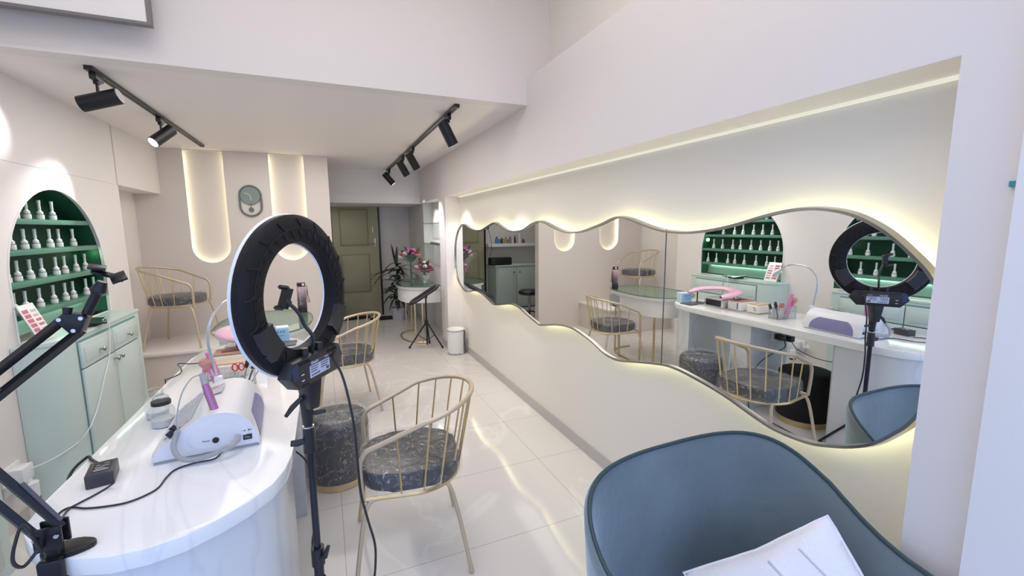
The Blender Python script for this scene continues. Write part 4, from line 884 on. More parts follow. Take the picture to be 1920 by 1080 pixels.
# ------------------------------------------------------------------ pouffes
def pouf(x, y, r, h, lab, wrap, mm):
    t = thing('round_stool', lab, 'stool', (x, y, 0))
    MB().lathe([(0.0001, 0.001), (r-0.012, 0.001), (r-0.012, 0.045), (0.0001, 0.045)], 40, (x, y, 0)).build('base_ring', GOLD, t)
    MB().lathe([(0.0001, 0.045), (r-0.006, 0.045), (r, 0.055), (r, h-0.08), (r+0.003, h-0.075), (r, h-0.070), (r-0.002, h-0.03), (r-0.018, h-0.008), (r-0.05, h), (0.0001, h+0.003)], 40, (x, y, 0)).build('drum', mm, t, ang=50)
    if wrap:
        rnd = random.Random(5); lay = [(r+0.012, 0.02), (r+0.008, 0.12), (r+0.010, 0.22), (r+0.012, h-0.11), (r+0.020, h-0.07), (r+0.016, h-0.02), (r-0.01, h+0.014), (r-0.06, h+0.016), (r*0.4, h+0.008), (0.01, h+0.008)]; n = 60
        P = []; J = [[rnd.uniform(-1, 1) for _ in range(n)] for _ in lay]
        for k in range(n):
            a = 2*math.pi*k/n; P.append([Vector((x+(R_+0.004*J[j][k])*math.cos(a), y+(R_+0.004*J[j][k])*math.sin(a), z+0.005*J[j][(k*5) % n])) for j, (R_, z) in enumerate(lay)])
        m = MB(); m.grid(P, True); m.build('plastic_wrap', FILM, t, ang=10, label='clear crinkled plastic wrap')
pouf(0.0, 2.70, 0.180, 0.41, 'plastic-wrapped black round stool with gold base behind the nearest gold chair', True, mat('stool_black', (0.030, 0.034, 0.045), 0.30))
pouf(-0.42, 2.08, 0.185, 0.41, 'unwrapped black round stool with gold base tucked under the counter', False, BLACKF)

# ------------------------------------------------------------------ glass demi-lune tables
def demi(cx, cy, R, depth, dirx, label, glass, zt=0.775, flat=0.0, box=False):
    t = thing('half_round_table', label, 'table', (cx, cy, 0))
    def out(k, n=36, e=0.75):
        pts = []
        for i in range(n+1):
            a = -math.pi/2+math.pi*i/n; c, s = math.cos(a), math.sin(a)
            pts.append((cx+dirx*depth*k*abs(c)**e, cy+R*k*math.copysign(abs(s)**e, s)))
        return pts
    if glass:
        MB().prism(out(1.0), lambda u, v, h: (u, v, h), zt-0.010, zt).build('glass_top', GLASSM, t)
        e_ = out(1.0); MB().tube([(u, v, zt-0.005) for u, v in e_], 0.0048, 6).build('glass_edge', GLASSE, t)
    MB().prism(out(0.955), lambda u, v, h: (u, v, h), zt-0.045, zt-0.016, 0.004).build('apron_rim', WHITE, t)
    MB().prism(out(0.90), lambda u, v, h: (u, v, h), zt-0.225, zt-0.045, 0.004).build('drum', WHITE, t)
    if box:
        MB().b2((cx+dirx*depth*0.62, cy+R*0.42, zt-0.20), (cx+dirx*depth*0.905, cy+R*0.70, zt-0.07)).build('compartment_shade', GREYP, t, label='grey block coloured like a shaded open compartment')  # no real recess: grey colour imitates the shade inside
    n = 9
    legs = [out(0.86, 36)[i] for i in (5, 8, 28, 31)]
    for (u, v) in legs: MB().b2((u-0.009, v-0.009, 0.012), (u+0.009, v+0.009, zt-0.225), 0.002).build('leg', GOLD, t)
    MB().tube([(u, v, 0.012) for u, v in out(0.86, 36)[4:33]], 0.010, 6).build('base_ring', GOLD, t)
    return t
def oval(cx, cy, A_, B_, label, zt):
    t = thing('oval_table', label, 'table', (cx, cy, 0)); o_ = lambda k: [(cx+A_*k*c_, cy+B_*k*s_) for c_, s_ in rrect(1, 1, 0.8, 56)]
    MB().prism(o_(1.0), lambda u, v, h: (u, v, h), zt-0.010, zt).build('glass_top', GLASSM, t)
    MB().tube([(u, v, zt-0.005) for u, v in o_(1.0)], 0.0048, 6, True).build('glass_edge', GLASSE, t)
    MB().prism(o_(0.95), lambda u, v, h: (u, v, h), zt-0.045, zt-0.012, 0.004).build('apron_rim', WHITE, t)
    MB().prism(o_(0.89), lambda u, v, h: (u, v, h), zt-0.225, zt-0.045, 0.004).build('drum', WHITE, t)
    MB().b2((cx+A_*0.2, cy+B_*0.30, zt-0.20), (cx+A_*0.865, cy+B_*0.68, zt-0.07)).build('compartment_shade', GREYP, t, label='grey block coloured like a shaded open compartment')  # solid block, its grey stands for shade inside the opening
    q = o_(0.84)
    for i in (3, 7, 49, 53): u, v = q[i]; MB().b2((u-0.009, v-0.009, 0.012), (u+0.009, v+0.009, zt-0.225), 0.002).build('leg', GOLD, t)
    MB().tube([(u, v, 0.012) for u, v in q[-16:]+q[:17]], 0.011, 6).build('base_ring', GOLD, t)
oval(-0.47, 3.92, 0.34, 0.53, 'white oval table with green glass top and gold legs beyond the counter', 0.775)
demi(XF, 6.02, 0.50, 0.52, -1, 'white half-round console with glass top and gold legs against right wall', True, 0.765)
t = thing('open_tray', 'black and white stack of small items in the open table compartment', 'tray', (-0.22, 4.2, 0.6)); MB().b2((-0.20, 4.12, 0.578), (-0.172, 4.22, 0.600), 0.003).build('tray', BLACK, t); MB().b2((-0.20, 4.13, 0.602), (-0.173, 4.21, 0.625), 0.003).build('card', WHITE, t)
# water bottle
t = thing('water_bottle', 'tall pink-to-black water bottle with wrist loop on the glass table', 'bottle', (-0.215, 4.23, 0.775))
bm_ = bpy.data.materials.new('bottle_fade'); bm_.use_nodes = True; nt = bm_.node_tree; b = nt.nodes['Principled BSDF']; b.inputs['Roughness'].default_value = 0.25
tc = nt.nodes.new('ShaderNodeTexCoord'); sx = nt.nodes.new('ShaderNodeSeparateXYZ'); nt.links.new(tc.outputs['Generated'], sx.inputs[0]); r = nt.nodes.new('ShaderNodeValToRGB')
r.color_ramp.elements[0].position = 0.15; r.color_ramp.elements[0].color = (0.015, 0.014, 0.016, 1); r.color_ramp.elements[1].position = 0.95; r.color_ramp.elements[1].color = (0.55, 0.40, 0.42, 1); e = r.color_ramp.elements.new(0.5); e.color = (0.14, 0.10, 0.11, 1)
nt.links.new(sx.outputs['Z'], r.inputs[0]); nt.links.new(r.outputs[0], b.inputs['Base Color'])
BX, BY, BZ = -0.215, 4.23, 0.776
MB().lathe([(0.0001, 0), (0.034, 0), (0.038, 0.006), (0.038, 0.085), (0.035, 0.095), (0.037, 0.105), (0.037, 0.215), (0.030, 0.232), (0.0001, 0.232)], 24, (BX, BY, BZ)).build('bottle_body', bm_, t, ang=60)
MB().lathe([(0.0001, 0.230), (0.033, 0.230), (0.034, 0.235), (0.034, 0.262), (0.0001, 0.264)], 24, (BX, BY, BZ)).build('cap', mat('cap_dark', (0.04, 0.02, 0.025), 0.3), t)
MB().cyl((BX+0.018, BY-0.031, BZ+0.248), (BX+0.019, BY-0.037, BZ+0.248), 0.010).build('latch', WHITE, t)
MB().tube(smooth([(BX+0.030, BY, BZ+0.245), (BX+0.045, BY, BZ+0.22), (BX+0.05, BY, BZ+0.15), (BX+0.062, BY, BZ+0.10), (BX+0.052, BY, BZ+0.085), (BX+0.044, BY, BZ+0.12), (BX+0.045, BY, BZ+0.2)]), 0.0025, 6).build('wrist_loop', BLACK, t)
m = MB()
for k in range(9): m.box((BX-0.006+(0.003 if k % 2 else 0), BY-0.0383, BZ+0.07+k*0.016), (0.016 if k % 2 else 0.010, 0.001, 0.0016))
m.box((BX-0.012, BY-0.0378, BZ+0.14), (0.0016, 0.001, 0.14)); m.build('level_marks', INKW, t)

# ------------------------------------------------------------------ armrest tripod
t = thing('armrest_stand', 'black padded arm rest tilted on a small tripod near the console', 'stand', (1.12, 5.35, 0))
TX, TY = 1.115, 5.35
a_ = Vector((0.895, 5.33, 0.575)); b_ = Vector((1.300, 5.37, 0.800)); dv = b_-a_; m = MB(); P = []
nrm = Vector((-dv.z, 0, dv.x)).normalized(); sd = Vector((0, 1, 0))
for i in range(13):
    f = i/12; wv = 0.085*min(1, math.sqrt(max(0.03, min(f, 1-f)*7))); hh = 0.030*min(1, math.sqrt(max(0.03, min(f, 1-f)*7)))
    P.append([a_+dv*f+sd*wv*math.cos(q)+nrm*hh*math.sin(q) for q in [k*math.pi/8 for k in range(17)]])
m.grid(P); 
for row in (P[0], P[-1]): m.bm.faces.new([m.bm.verts.new(q) for q in row[:-1]])
m.build('pad', LEATHER, t, ang=60)
MB().cyl((TX, TY, 0.05), (TX, TY, 0.665), 0.010).build('pole', BLACKM, t); MB().cyl((TX, TY, 0.645), (TX+0.005, TY, 0.690), 0.020).build('tilt_joint', BLACKM, t)
MB().cyl((TX, TY, 0.30), (TX, TY, 0.36), 0.022).build('hub', BLACKM, t)
for e in ((0.90, 5.42, 0.012), (1.290, 5.25, 0.012), (1.19, 5.56, 0.012)):
    e = Vector(e); c_ = Vector((TX, TY, 0.345)); l_ = MB().tube([c_, e], 0.010, 6).build('leg', BLACKM, t); MB().tube([e+(c_-e)*0.05, e], [0.014, 0.013], 8).build('rubber_foot', BLACK, l_)
    MB().tube([c_+(e-c_)*0.5, (TX, TY, 0.10)], 0.005, 5).build('brace', BLACKM, t)

# pedal bin
t = thing('pedal_bin', 'small white round pedal bin against the right pillar', 'bin', (1.385, 4.99, 0)); bx, by = 1.385, 4.985
MB().lathe([(0.0001, 0.004), (0.098, 0.004), (0.100, 0.012), (0.100, 0.285), (0.0001, 0.285)], 32, (bx, by, 0)).build('bin_body', WHITE, t)
MB().lathe([(0.101, 0.284), (0.104, 0.285), (0.104, 0.295), (0.101, 0.296), (0.0001, 0.296)], 32, (bx, by, 0)).build('band', GREYP, t, label='grey band under lid')
MB().lathe([(0.101, 0.296), (0.102, 0.305), (0.090, 0.315), (0.05, 0.320), (0.0001, 0.321)], 32, (bx, by, 0)).build('lid', WHITE, t)
MB().tube([(bx-0.10*math.cos(a), by-0.10*math.sin(a), 0.018) for a in [k*math.pi/16 for k in range(0, 11)]], 0.007, 6).build('pedal', GREYP, t)
MB().b2((bx+0.085, by-0.07, 0.01), (bx+0.10, by-0.055, 0.29)).build('hinge_strip', GREYD, t)

# glass shelves in the niche with things
for z, lab in ((1.570, 'upper glass shelf in the right wall alcove'), (1.285, 'lower glass shelf in the right wall alcove')):
    t = thing('glass_shelf', lab, 'shelf', (XF+0.08, 6.1, z)); MB().b2((XF+0.01, YS0+0.001, z-0.004), (XR-0.001, YS1-0.02, z+0.004)).build('pane', GLASSM, t); MB().b2((XF+0.006, YS0+0.001, z-0.004), (XF+0.01, YS1-0.02, z+0.004)).build('edge', GLASSE, t)
tag(MB().b2((1.42, 5.60, 1.5745), (1.47, 5.70, 1.625), 0.004).build('black_box', BLACK), 'small black box on the upper alcove shelf', 'box')
t = thing('blue_bottle', 'blue-grey squat bottle on the lower alcove shelf', 'bottle', (1.44, 5.62, 1.289))
MB().lathe([(0.0001, 0), (0.035, 0), (0.038, 0.02), (0.036, 0.05), (0.015, 0.07), (0.012, 0.09), (0.0001, 0.09)], 20, (1.44, 5.63, 1.2895)).build('bottle_body', mat('bluegrey', (0.16, 0.26, 0.33), 0.2), t)
MB().tube([(1.44, 5.63, 1.37), (1.41, 5.63, 1.40)], 0.008, 8).build('spout', mat('bluegrey2', (0.25, 0.35, 0.4), 0.2), t)
tag(MB().b2((1.40, 5.75, 1.2895), (1.46, 6.3, 1.31), 0.008).build('dark_tray', GREYD), 'long dark tray on the lower alcove shelf', 'tray')

# ------------------------------------------------------------------ clock
cx, cz = -0.722, 1.86
t = thing('wall_clock', 'oval grey-green pendulum wall clock between the capsule recesses', 'clock', (cx, YB, 1.8))
m = MB(); W_, Ht, Hb = 0.103, 1.98-0.103, 1.655+0.103
pts = [(cx+W_*math.cos(a), YB-0.014, Ht+W_*math.sin(a)) for a in [k*math.pi/16 for k in range(17)]] + [(cx-W_*math.cos(a), YB-0.014, Hb-W_*math.sin(a)) for a in [k*math.pi/16 for k in range(17)]]
m.tube(pts, 0.010, 8, True); m.build('frame', CLOCK, t)
Rx = Matrix.Rotation(math.pi/2, 4, 'X')
MB().lathe([(0.0001, 0), (0.098, 0), (0.100, 0.012), (0.097, 0.020), (0.094, 0.014), (0.0001, 0.014)], 40, (cx, YB-0.002, Ht), Rx).build('dial', CLOCKF, t)
m = MB(); m.box((cx-0.028, YB-0.018, Ht+0.016), (0.062, 0.002, 0.004), (0, 0.45, 0)); m.box((cx+0.002, YB-0.018, Ht-0.028), (0.004, 0.002, 0.05), (0, -0.1, 0)); m.build('hands', WHITE, t)
m = MB(); m.tube([(cx, YB-0.010, Ht-0.09), (cx, YB-0.010, Hb-0.015)], 0.003, 6); m.lathe([(0.0001, 0), (0.026, 0), (0.026, 0.006), (0.0001, 0.006)], 20, (cx, YB-0.006, Hb-0.035), Rx); m.build('pendulum', CLOCK, t)

# ------------------------------------------------------------------ track lights
def track(x, y0, y1, lab):
    t = thing('light_track', lab, 'light track', (x, (y0+y1)/2, CZ)); MB().b2((x-0.017, y0, CZ-0.020), (x+0.017, y1, CZ)).build('rail', BLACKM, t)
    MB().b2((x-0.018, y0-0.004, CZ-0.022), (x+0.018, y0+0.03, CZ)).build('end_cap', BLACK, t); MB().b2((x-0.018, y1-0.03, CZ-0.022), (x+0.018, y1+0.004, CZ)).build('end_cap', BLACK, t)
    MB().b2((x-0.006, y0+0.03, CZ-0.0208), (x+0.006, y1-0.03, CZ-0.0200)).build('groove', MATS['slot_black'], t)
track(-1.06, 3.03, 5.33, 'black ceiling light track on the left with two spotlights'); track(0.89, 3.02, 6.60, 'black ceiling light track on the right with four spotlights')
def spot(x, y, d, lab, power, L=0.185, ang=48):
    t = thing('track_spotlight', lab, 'spotlight', (x, y, CZ-0.02), 0, 'track spotlights'); d = Vector(d).normalized()
    MB().b2((x-0.016, y-0.045, CZ-0.055), (x+0.016, y+0.045, CZ-0.020), 0.004).build('adapter', BLACK, t)
    piv = Vector((x, y, CZ-0.115)); MB().cyl((x, y, CZ-0.055), (x, y, CZ-0.070), 0.016).cyl((x, y, CZ-0.070), piv+Vector((0, 0, -0.01)), 0.0075).build('stem', BLACKM, t)
    c = piv+Vector((0, 0, -0.036))-d*L*0.12; a, b = c-d*L*0.42, c+d*L*0.58; R = 0.041
    MB().tube([a, a+d*0.004, b], [R-0.003, R, R], 28).build('head', BLACKM, t)
    MB().tube([b+d*0.0002, b+d*0.0012], R-0.004, 24).build('lens', LENS, t)
    l = light('spot_beam', 'SPOT', b+d*0.01, power, (0.96, 0.95, 1.0), spot_size=math.radians(ang), spot_blend=0.7, shadow_soft_size=0.02); l.rotation_euler = d.to_track_quat('-Z', 'Y').to_euler()
spot(-1.06, 3.11, (-0.97, 0.10, -0.30), 'black track spotlight on the left track, nearer the entrance', 9)
spot(-1.06, 4.10, (-0.50, -0.55, -0.62), 'black track spotlight on the left track, nearer the back wall', 30)
spot(0.89, 3.27, (0.48, 0.10, -0.86), 'black track spotlight on the right track, nearest the entrance', 22)
spot(0.89, 4.68, (0.50, 0.25, -0.78), 'black track spotlight, second from the entrance on the right track', 42)
spot(0.89, 5.28, (0.50, 0.25, -0.78), 'black track spotlight, third from the entrance on the right track', 42)
spot(0.89, 6.45, (0.60, -0.10, -0.72), 'black track spotlight on the right track, nearest the far room', 30)

# framed panel high on the fascia
t = thing('framed_panel', 'white panel with grey edge frame mounted high on the fascia, top left', 'panel', (-1.1, 2.72, 2.9))
MB().b2((-1.50, 2.765, 2.49), (-0.72, 2.80, 3.2)).build('panel', WHITE, t)
MB().b2((-1.52, 2.762, 2.484), (-0.707, 2.802, 2.497)).b2((-0.722, 2.762, 2.497), (-0.707, 2.802, 3.2)).build('edge_frame', mat('frame_grey', (0.20, 0.19, 0.19), 0.5), t)
m = MB(); m.b2((-1.3, 2.80, 2.9), (-0.91, 2.885, 2.94)); m.build('bracket', GREYP, t)

# ------------------------------------------------------------------ palm
PXp, PYp = 1.06, 7.30
t = thing('potted_palm', 'dark leafy potted palm beside the olive door', 'plant', (PXp, PYp, 0))
MB().lathe([(0.0001, 0.001), (0.095, 0.001), (0.12, 0.20), (0.125, 0.21), (0.112, 0.21), (0.11, 0.18), (0.0001, 0.18)], 28, (PXp, PYp, 0)).build('pot', POT, t)
m = MB(); rnd = random.Random(3); m2 = MB()
stems = [(0, 0, 0.85), (0.03, 0.02, 0.65), (-0.03, -0.01, 0.5)]
for sx_, sy_, h_ in stems: m2.tube([(PXp+sx_*0.5, PYp+sy_, 0.18), (PXp+sx_, PYp+sy_, h_*0.6), (PXp+sx_*1.4, PYp+sy_, h_)], 0.009, 6)
m2.build('stem', STEM, t)
def frond(base, az, L, rise, droop, wd):
    pts = []; P = []
    for i in range(9):
        f = i/8; r_ = L*f; p = Vector(base)+Vector((math.cos(az)*r_, math.sin(az)*r_, rise*f-droop*f*f)); ww = wd*math.sin(math.pi*min(0.98, 0.08+f*0.92))**0.7
        s_ = Vector((-math.sin(az), math.cos(az), 0)); P.append([p-s_*ww+Vector((0, 0, -0.006)), p+Vector((0, 0, 0.004)), p+s_*ww+Vector((0, 0, -0.006))])
    m.grid(P)
for k in range(58):
    st = stems[k % 3]; z = 0.30+(st[2]-0.2)*rnd.random()**0.7; frond((PXp+st[0], PYp+st[1], z), rnd.uniform(0, 6.28), rnd.uniform(0.15, 0.28), rnd.uniform(0.05, 0.26), rnd.uniform(0.08, 0.32), rnd.uniform(0.024, 0.038))
for az, L, ri, dr in ((3.2, 0.42, 0.16, 0.30), (2.9, 0.40, 0.02, 0.10), (3.5, 0.42, 0.22, 0.45), (-0.2, 0.40, 0.20, 0.42), (0.2, 0.35, 0.3, 0.3), (3.0, 0.36, -0.05, 0.15), (1.2, 0.08, 0.36, 0.02), (2.2, 0.10, 0.40, 0.02)): frond((PXp, PYp, 0.83 if L > 0.3 else 0.88), az, L, ri, dr, 0.025)
m.build('foliage', LEAF, t, ang=80)

# ------------------------------------------------------------------ bouquets
def rosette(mb, c, r, rnd):
    for k in range(7):
        a = k*0.9; d_ = 0.45*r*(k > 0); mb.sphere(Vector(c)+Vector((d_*math.cos(a), d_*math.sin(a), d_*0.5*math.sin(a*2))), r*0.55, 1, (1, 1, 0.8))
def bouquet(cx, cy, cz, R, h, lab, cols, seed, vase):
    t = thing('bouquet', lab, 'bouquet', (cx, cy, 0.765)); rnd = random.Random(seed)
    m = MB(); P = []
    n = 28
    for k in range(n):
        a = 2*math.pi*k/n; j = 1+0.10*math.sin(k*2.7); P.append([Vector((cx+r_*j*math.cos(a), cy+r_*j*math.sin(a), z)) for r_, z in ((0.035, 0.768), (0.030, 0.80), (R*0.6, cz-R*0.7), (R*1.05, cz-R*0.05), (R*1.15, cz+R*0.35*j))])
    m.grid(P, True); m.build('wrapping', FILM2 if not vase else FILM, t, ang=20, label='crinkled clear wrapping')
    m = MB()
    for k in range(46):
        a = rnd.uniform(0, 6.28); p = Vector((cx, cy, cz-R*0.5)); q = p+Vector((math.cos(a)*R*rnd.uniform(0.7, 1.25), math.sin(a)*R*rnd.uniform(0.7, 1.2), R*rnd.uniform(0.4, 1.7)))
        s_ = Vector((-math.sin(a), math.cos(a), 0))*0.016; mid = p.lerp(q, 0.6)+Vector((0, 0, 0.02)); m.grid([[p, p+Vector((0, 0, 0.002))], [mid-s_, mid+s_], [q, q+Vector((0, 0, 0.001))]])
    m.tube([(cx, cy, 0.77), (cx, cy, cz-R*0.4)], 0.014, 8); m.build('greenery', FOLI, t, ang=80)
    for k in range(26):
        a = rnd.uniform(0, 6.28); el_ = rnd.uniform(-0.2, 1.4); p = Vector((cx+R*0.85*math.cos(a)*math.cos(el_), cy+R*0.85*math.sin(a)*math.cos(el_), cz+R*0.75*math.sin(el_)))
        mb = MB(); rosette(mb, p, rnd.uniform(0.028, 0.042), rnd); mb.build('flower', rnd.choice(cols), t, ang=80)
    if vase: MB().lathe([(0.0001, 0.766), (0.045, 0.766), (0.05, 0.775), (0.025, 0.795), (0.055, 0.84), (0.07, 0.875)], 24, (cx, cy, 0)).build('silver_base', SILVER, t)
    return t
bouquet(1.085, 6.12, 1.10, 0.155, 0.3, 'tall wrapped bouquet of pink, crimson and lilac flowers on the console', [FL_PINK, FL_RED, FL_LILAC, FL_WHITE, FL_PINK, FL_RED, FL_OR], 4, False)
bouquet(1.225, 5.90, 0.955, 0.120, 0.2, 'smaller red and white bouquet in a silver base on the console', [FL_RED, FL_PINK, FL_WHITE, FL_WHITE, FL_RED], 9, True)

# ------------------------------------------------------------------ far room left part (seen in the mirror)
t = thing('storage_cabinet', 'grey-mint storage cabinet in the dim far room', 'cabinet', (-0.55, 7.7, 0))
MB().b2((-1.25, 7.46, 0.02), (0.05, YFAR-0.001, 0.79)).build('carcass', MINT, t); MB().b2((-1.26, 7.44, 0.79), (0.06, YFAR-0.001, 0.815), 0.003).build('top', MINT, t)
for i, (u, v) in enumerate(((-1.22, -0.80), (-0.79, -0.37), (-0.36, 0.02))):
    dd = MB().b2((u, 7.444, 0.06), (v, 7.46, 0.77), 0.004).build('door', MINT, t)
    kx = (v-0.05) if i != 2 else u+0.06; MB().sphere((kx, 7.435, 0.68), 0.014).build('knob', BLACK, dd)
t = thing('wall_shelf', 'white floating wall shelf in the far room', 'shelf', (-0.5, 7.8, 1.18)); MB().b2((-1.25, 7.70, 1.145), (0.10, YFAR-0.001, 1.205), 0.002).build('board', WHITE, t)
sp = thing('speaker', 'long black speaker on the far room cabinet', 'speaker', (-0.03, 7.6, 0.815)); MB().b2((-0.29, 7.50, 0.816), (0.14, 7.66, 0.955), 0.02).build('body', BLACKF, sp); MB().b2((-0.27, 7.494, 0.83), (0.12, 7.50, 0.94), 0.002).build('grille', BLACK, sp)
tag(MB().tube(smooth([(0.04, YFAR-0.03, 1.50), (0.03, 7.85, 1.42), (0.06, 7.69, 1.28), (0.05, 7.68, 1.12), (0.08, 7.7, 0.98), (0.12, 7.7, 0.86)]), 0.004, 6).build('speaker_cable', BLACK), 'black cable from far room socket down to the speaker', 'cable')
t = thing('wall_socket', 'black plug in the far room wall socket above the shelf', 'socket', (0.04, YFAR, 1.5)); MB().b2((0.0, YFAR-0.012, 1.46), (0.08, YFAR-0.001, 1.54), 0.003).build('plate', WHITE, t); MB().b2((0.02, YFAR-0.04, 1.48), (0.06, YFAR-0.012, 1.52), 0.005).build('plug', BLACK, t)
bl = ['blue bottle at the door end of the far wall shelf', 'dark blue bottle second along the far wall shelf', 'dark brown bottle third along the far wall shelf', 'pale tan bottle fourth along the far wall shelf', 'second tan bottle, beside the pale tan one on the far wall shelf', 'orange-brown bottle in the middle of the far wall shelf', 'bright blue bottle right after the orange-brown one', 'white squat tub in the middle of the far wall shelf', 'tall brown pump bottle behind the white tub', 'tall white canister on the far wall shelf', 'small dark bottle after the white canister']
for i, (x, h_, r_, c_) in enumerate(((-0.10, 0.13, 0.03, 0), (-0.16, 0.11, 0.022, 0), (-0.205, 0.11, 0.02, 1), (-0.25, 0.12, 0.018, 2), (-0.29, 0.12, 0.018, 2), (-0.33, 0.10, 0.018, 3), (-0.38, 0.13, 0.02, 0), (-0.43, 0.08, 0.026, 4), (-0.48, 0.15, 0.02, 1), (-0.58, 0.19, 0.032, 4), (-0.66, 0.08, 0.022, 1))):
    x += 0.0; t = thing('toiletry_bottle', bl[i], 'bottle', (x, 7.80, 1.206), 0, 'products on the far room shelf')
    MB().lathe([(0.0001, 0), (r_, 0), (r_, h_*0.72), (r_*0.5, h_*0.8), (0.0001, h_*0.8)], 14, (x, 7.80, 1.206)).build('bottle_body', PROD[c_], t)
    MB().lathe([(0.0001, h_*0.79), (r_*0.5, h_*0.79), (r_*0.45, h_), (0.0001, h_)], 12, (x, 7.80, 1.206)).build('cap', WHITE if i % 2 else BLACK, t)
t = thing('black_stool', 'black padded swivel stool in the dim far room', 'stool', (-0.17, 6.5, 0)); bx, by = -0.16, 6.48
MB().lathe([(0.0001, 0.41), (0.17, 0.41), (0.185, 0.43), (0.18, 0.465), (0.15, 0.48), (0.0001, 0.483)], 28, (bx, by, 0)).build('seat', LEATHER, t)
MB().cyl((bx, by, 0.12), (bx, by, 0.41), 0.018).build('column', CHROME, t)
for k in range(4):
    a = k*math.pi/2+0.5; MB().tube([(bx, by, 0.13), (bx+0.12*math.cos(a), by+0.12*math.sin(a), 0.10), (bx+0.2*math.cos(a), by+0.2*math.sin(a), 0.012)], 0.012, 6).build('leg', BLACKM, t)

# ------------------------------------------------------------------ velvet armchair and pillow
t = thing('velvet_armchair', 'teal velvet tub armchair with piping in the right foreground', 'armchair', (0.98, 0.74, 0))
PHI, CC, AA, BB, EE = 0.0, (0.915, 0.68), 0.402, 0.29, 0.75
RIMZ = [(-2.2, .67), (-1.8, .70), (-1.52, .75), (-1.24, .80), (-.84, .837), (-.54, .842), (-.32, .848), (0, .848), (.36, .856), (.69, .857), (.92, .852), (1.24, .816), (1.52, .766), (1.77, .704), (2.1, .67)]
def rz_(tt):
    if tt <= RIMZ[0][0]: return RIMZ[0][1]
    for (a, b), (c, d_) in zip(RIMZ, RIMZ[1:]):
        if a <= tt <= c: return b+(d_-b)*(tt-a)/(c-a)
    return RIMZ[-1][1]
def pl(tt, k):
    if abs(tt) > 1.5:
        q = pl(math.copysign(1.4999, tt), k); ex = abs(tt)-1.5
        return q[0]-math.copysign(0.03*ex, tt), q[1]-0.33*ex
    c, s = math.cos(tt), math.sin(tt); x = AA*k*math.copysign(abs(s)**EE, s); y = BB*k*math.copysign(abs(c)**EE, c); cp_, sp_ = math.cos(PHI), math.sin(PHI)
    return CC[0]+x*cp_+y*sp_, CC[1]-x*sp_+y*cp_
TS = [-2.4+4.8*k/80 for k in range(81)]
def sm_rz(tt): return sum(rz_(tt+d_)*w_ for d_, w_ in ((-0.3, .15), (-0.15, .2), (0, .3), (0.15, .2), (0.3, .15)))
m = MB(); P = []
for tt in TS:
    z = sm_rz(tt); row = []
    for k, zz in ((0.78, 0.26), (0.83, 0.40), (0.875, 0.55), (0.915, z-0.09), (0.945, z-0.035), (0.962, z-0.010), (0.985, z-0.001), (1.0, z-0.010), (0.995, z-0.05), (0.96, 0.52), (0.90, 0.36), (0.84, 0.22)):
        x, y = pl(tt, k); row.append(Vector((x, y, zz)))
    P.append(row+[row[0]])
m.grid(P); bmesh.ops.remove_doubles(m.bm, verts=m.bm.verts, dist=1e-6)
m.bm.verts.ensure_lookup_table()
for row in (P[0], P[-1]): m.bm.faces.new([m.bm.verts.new(q) for q in row[:-1]])
m.build('back_shell', VELVET, t, ang=60)
MB().tube([(*pl(tt, 0.965), sm_rz(tt)-0.004) for tt in TS], 0.0055, 8).build('piping', VELVETP, t)
seat = [pl(tt, 0.84) for tt in TS]
MB().prism(seat, lambda u, v, h: (u, v, h), 0.24, 0.42, 0.02, 3).build('seat_cushion', VELVET, t, ang=60)
for sx_, sy_ in ((-0.22, 0.22), (0.25, 0.20), (-0.25, -0.18), (0.12, -0.22)):
    MB().tube([(0.98+sx_*0.8, 0.72+sy_*0.8, 0.24), (0.98+sx_, 0.72+sy_, 0.005)], [0.018, 0.011], 10).build('leg', BLACKM, t)
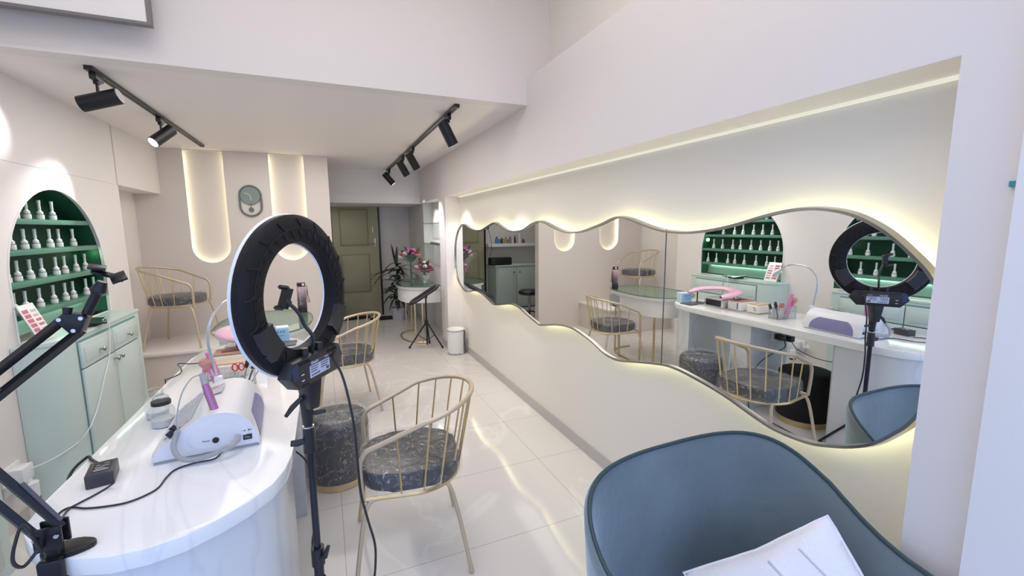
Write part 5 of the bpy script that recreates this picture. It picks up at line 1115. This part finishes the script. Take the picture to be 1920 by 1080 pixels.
# pillow leaning against the back
pc = Vector((1.095, 0.735, 0.53)); 
pu = Vector((0.25, -0.155, 0.175)).normalized(); pv = -Vector((-0.03, -0.065, -0.135)); pv = (pv-pu*pv.dot(pu)).normalized(); pn = pu.cross(pv)
pc = Vector((1.165, 0.645, 0.735))-pu*0.195-pv*0.17
pm = Matrix.Translation(pc) @ Matrix((pu, -pn, pv)).transposed().to_4x4()
t = thing('pillow', 'off-white cushion with pleated seams on the teal armchair', 'cushion', tuple(pc))
m = MB(); n = 28; W2, H2 = 0.205, 0.175
def pz(u, v):
    e = max(0, (1-abs(u)**2.6))*max(0, (1-abs(v)**2.6)); pleat = 0.006*math.sin(u*9+v*2)*e if True else 0
    return 0.062*e**0.55+pleat*0.6
for s_ in (-1, 1):
    P = []
    for i in range(n+1):
        u = -1+2*i/n; row = []
        for j in range(n+1):
            v = -1+2*j/n; k = 1-0.07*(1-abs(u))*abs(v)**3-0.0; k2 = 1-0.07*(1-abs(v))*abs(u)**3
            row.append(pm @ Vector((u*W2*k2, s_*pz(u, v), v*H2*k)))
        P.append(row)
    m.grid(P)
bmesh.ops.remove_doubles(m.bm, verts=m.bm.verts, dist=1e-4); m.build('cover', PILLOW, t, ang=70)
m = MB()
bd = [(-1, -1), (1, -1), (1, 1), (-1, 1)]
pts = []
for (a, b), (c, d_) in zip(bd, bd[1:]+bd[:1]):
    for q in range(12):
        f = q/12; u, v = a+(c-a)*f, b+(d_-b)*f; k = 1-0.07*(1-abs(u))*abs(v)**3; k2 = 1-0.07*(1-abs(v))*abs(u)**3; pts.append(pm @ Vector((u*W2*k2, 0.002*math.sin(q*2.1), v*H2*k)))
m.tube(pts, 0.004, 6, True); m.build('seam_edge', PILLOW, t)
m = MB()
for u0 in (0.15, 0.55):
    pts = []
    for q in range(9):
        v = -0.2+1.0*q/8; u = u0-0.25*(v-0.3)+0.05; pts.append(pm @ Vector((u*W2, -pz(u, v)-0.0005, v*H2)))
    m.tube(pts, 0.0032, 6)
m.build('pleat', mat('pleat_linen', (0.68, 0.64, 0.66), 0.8), t)
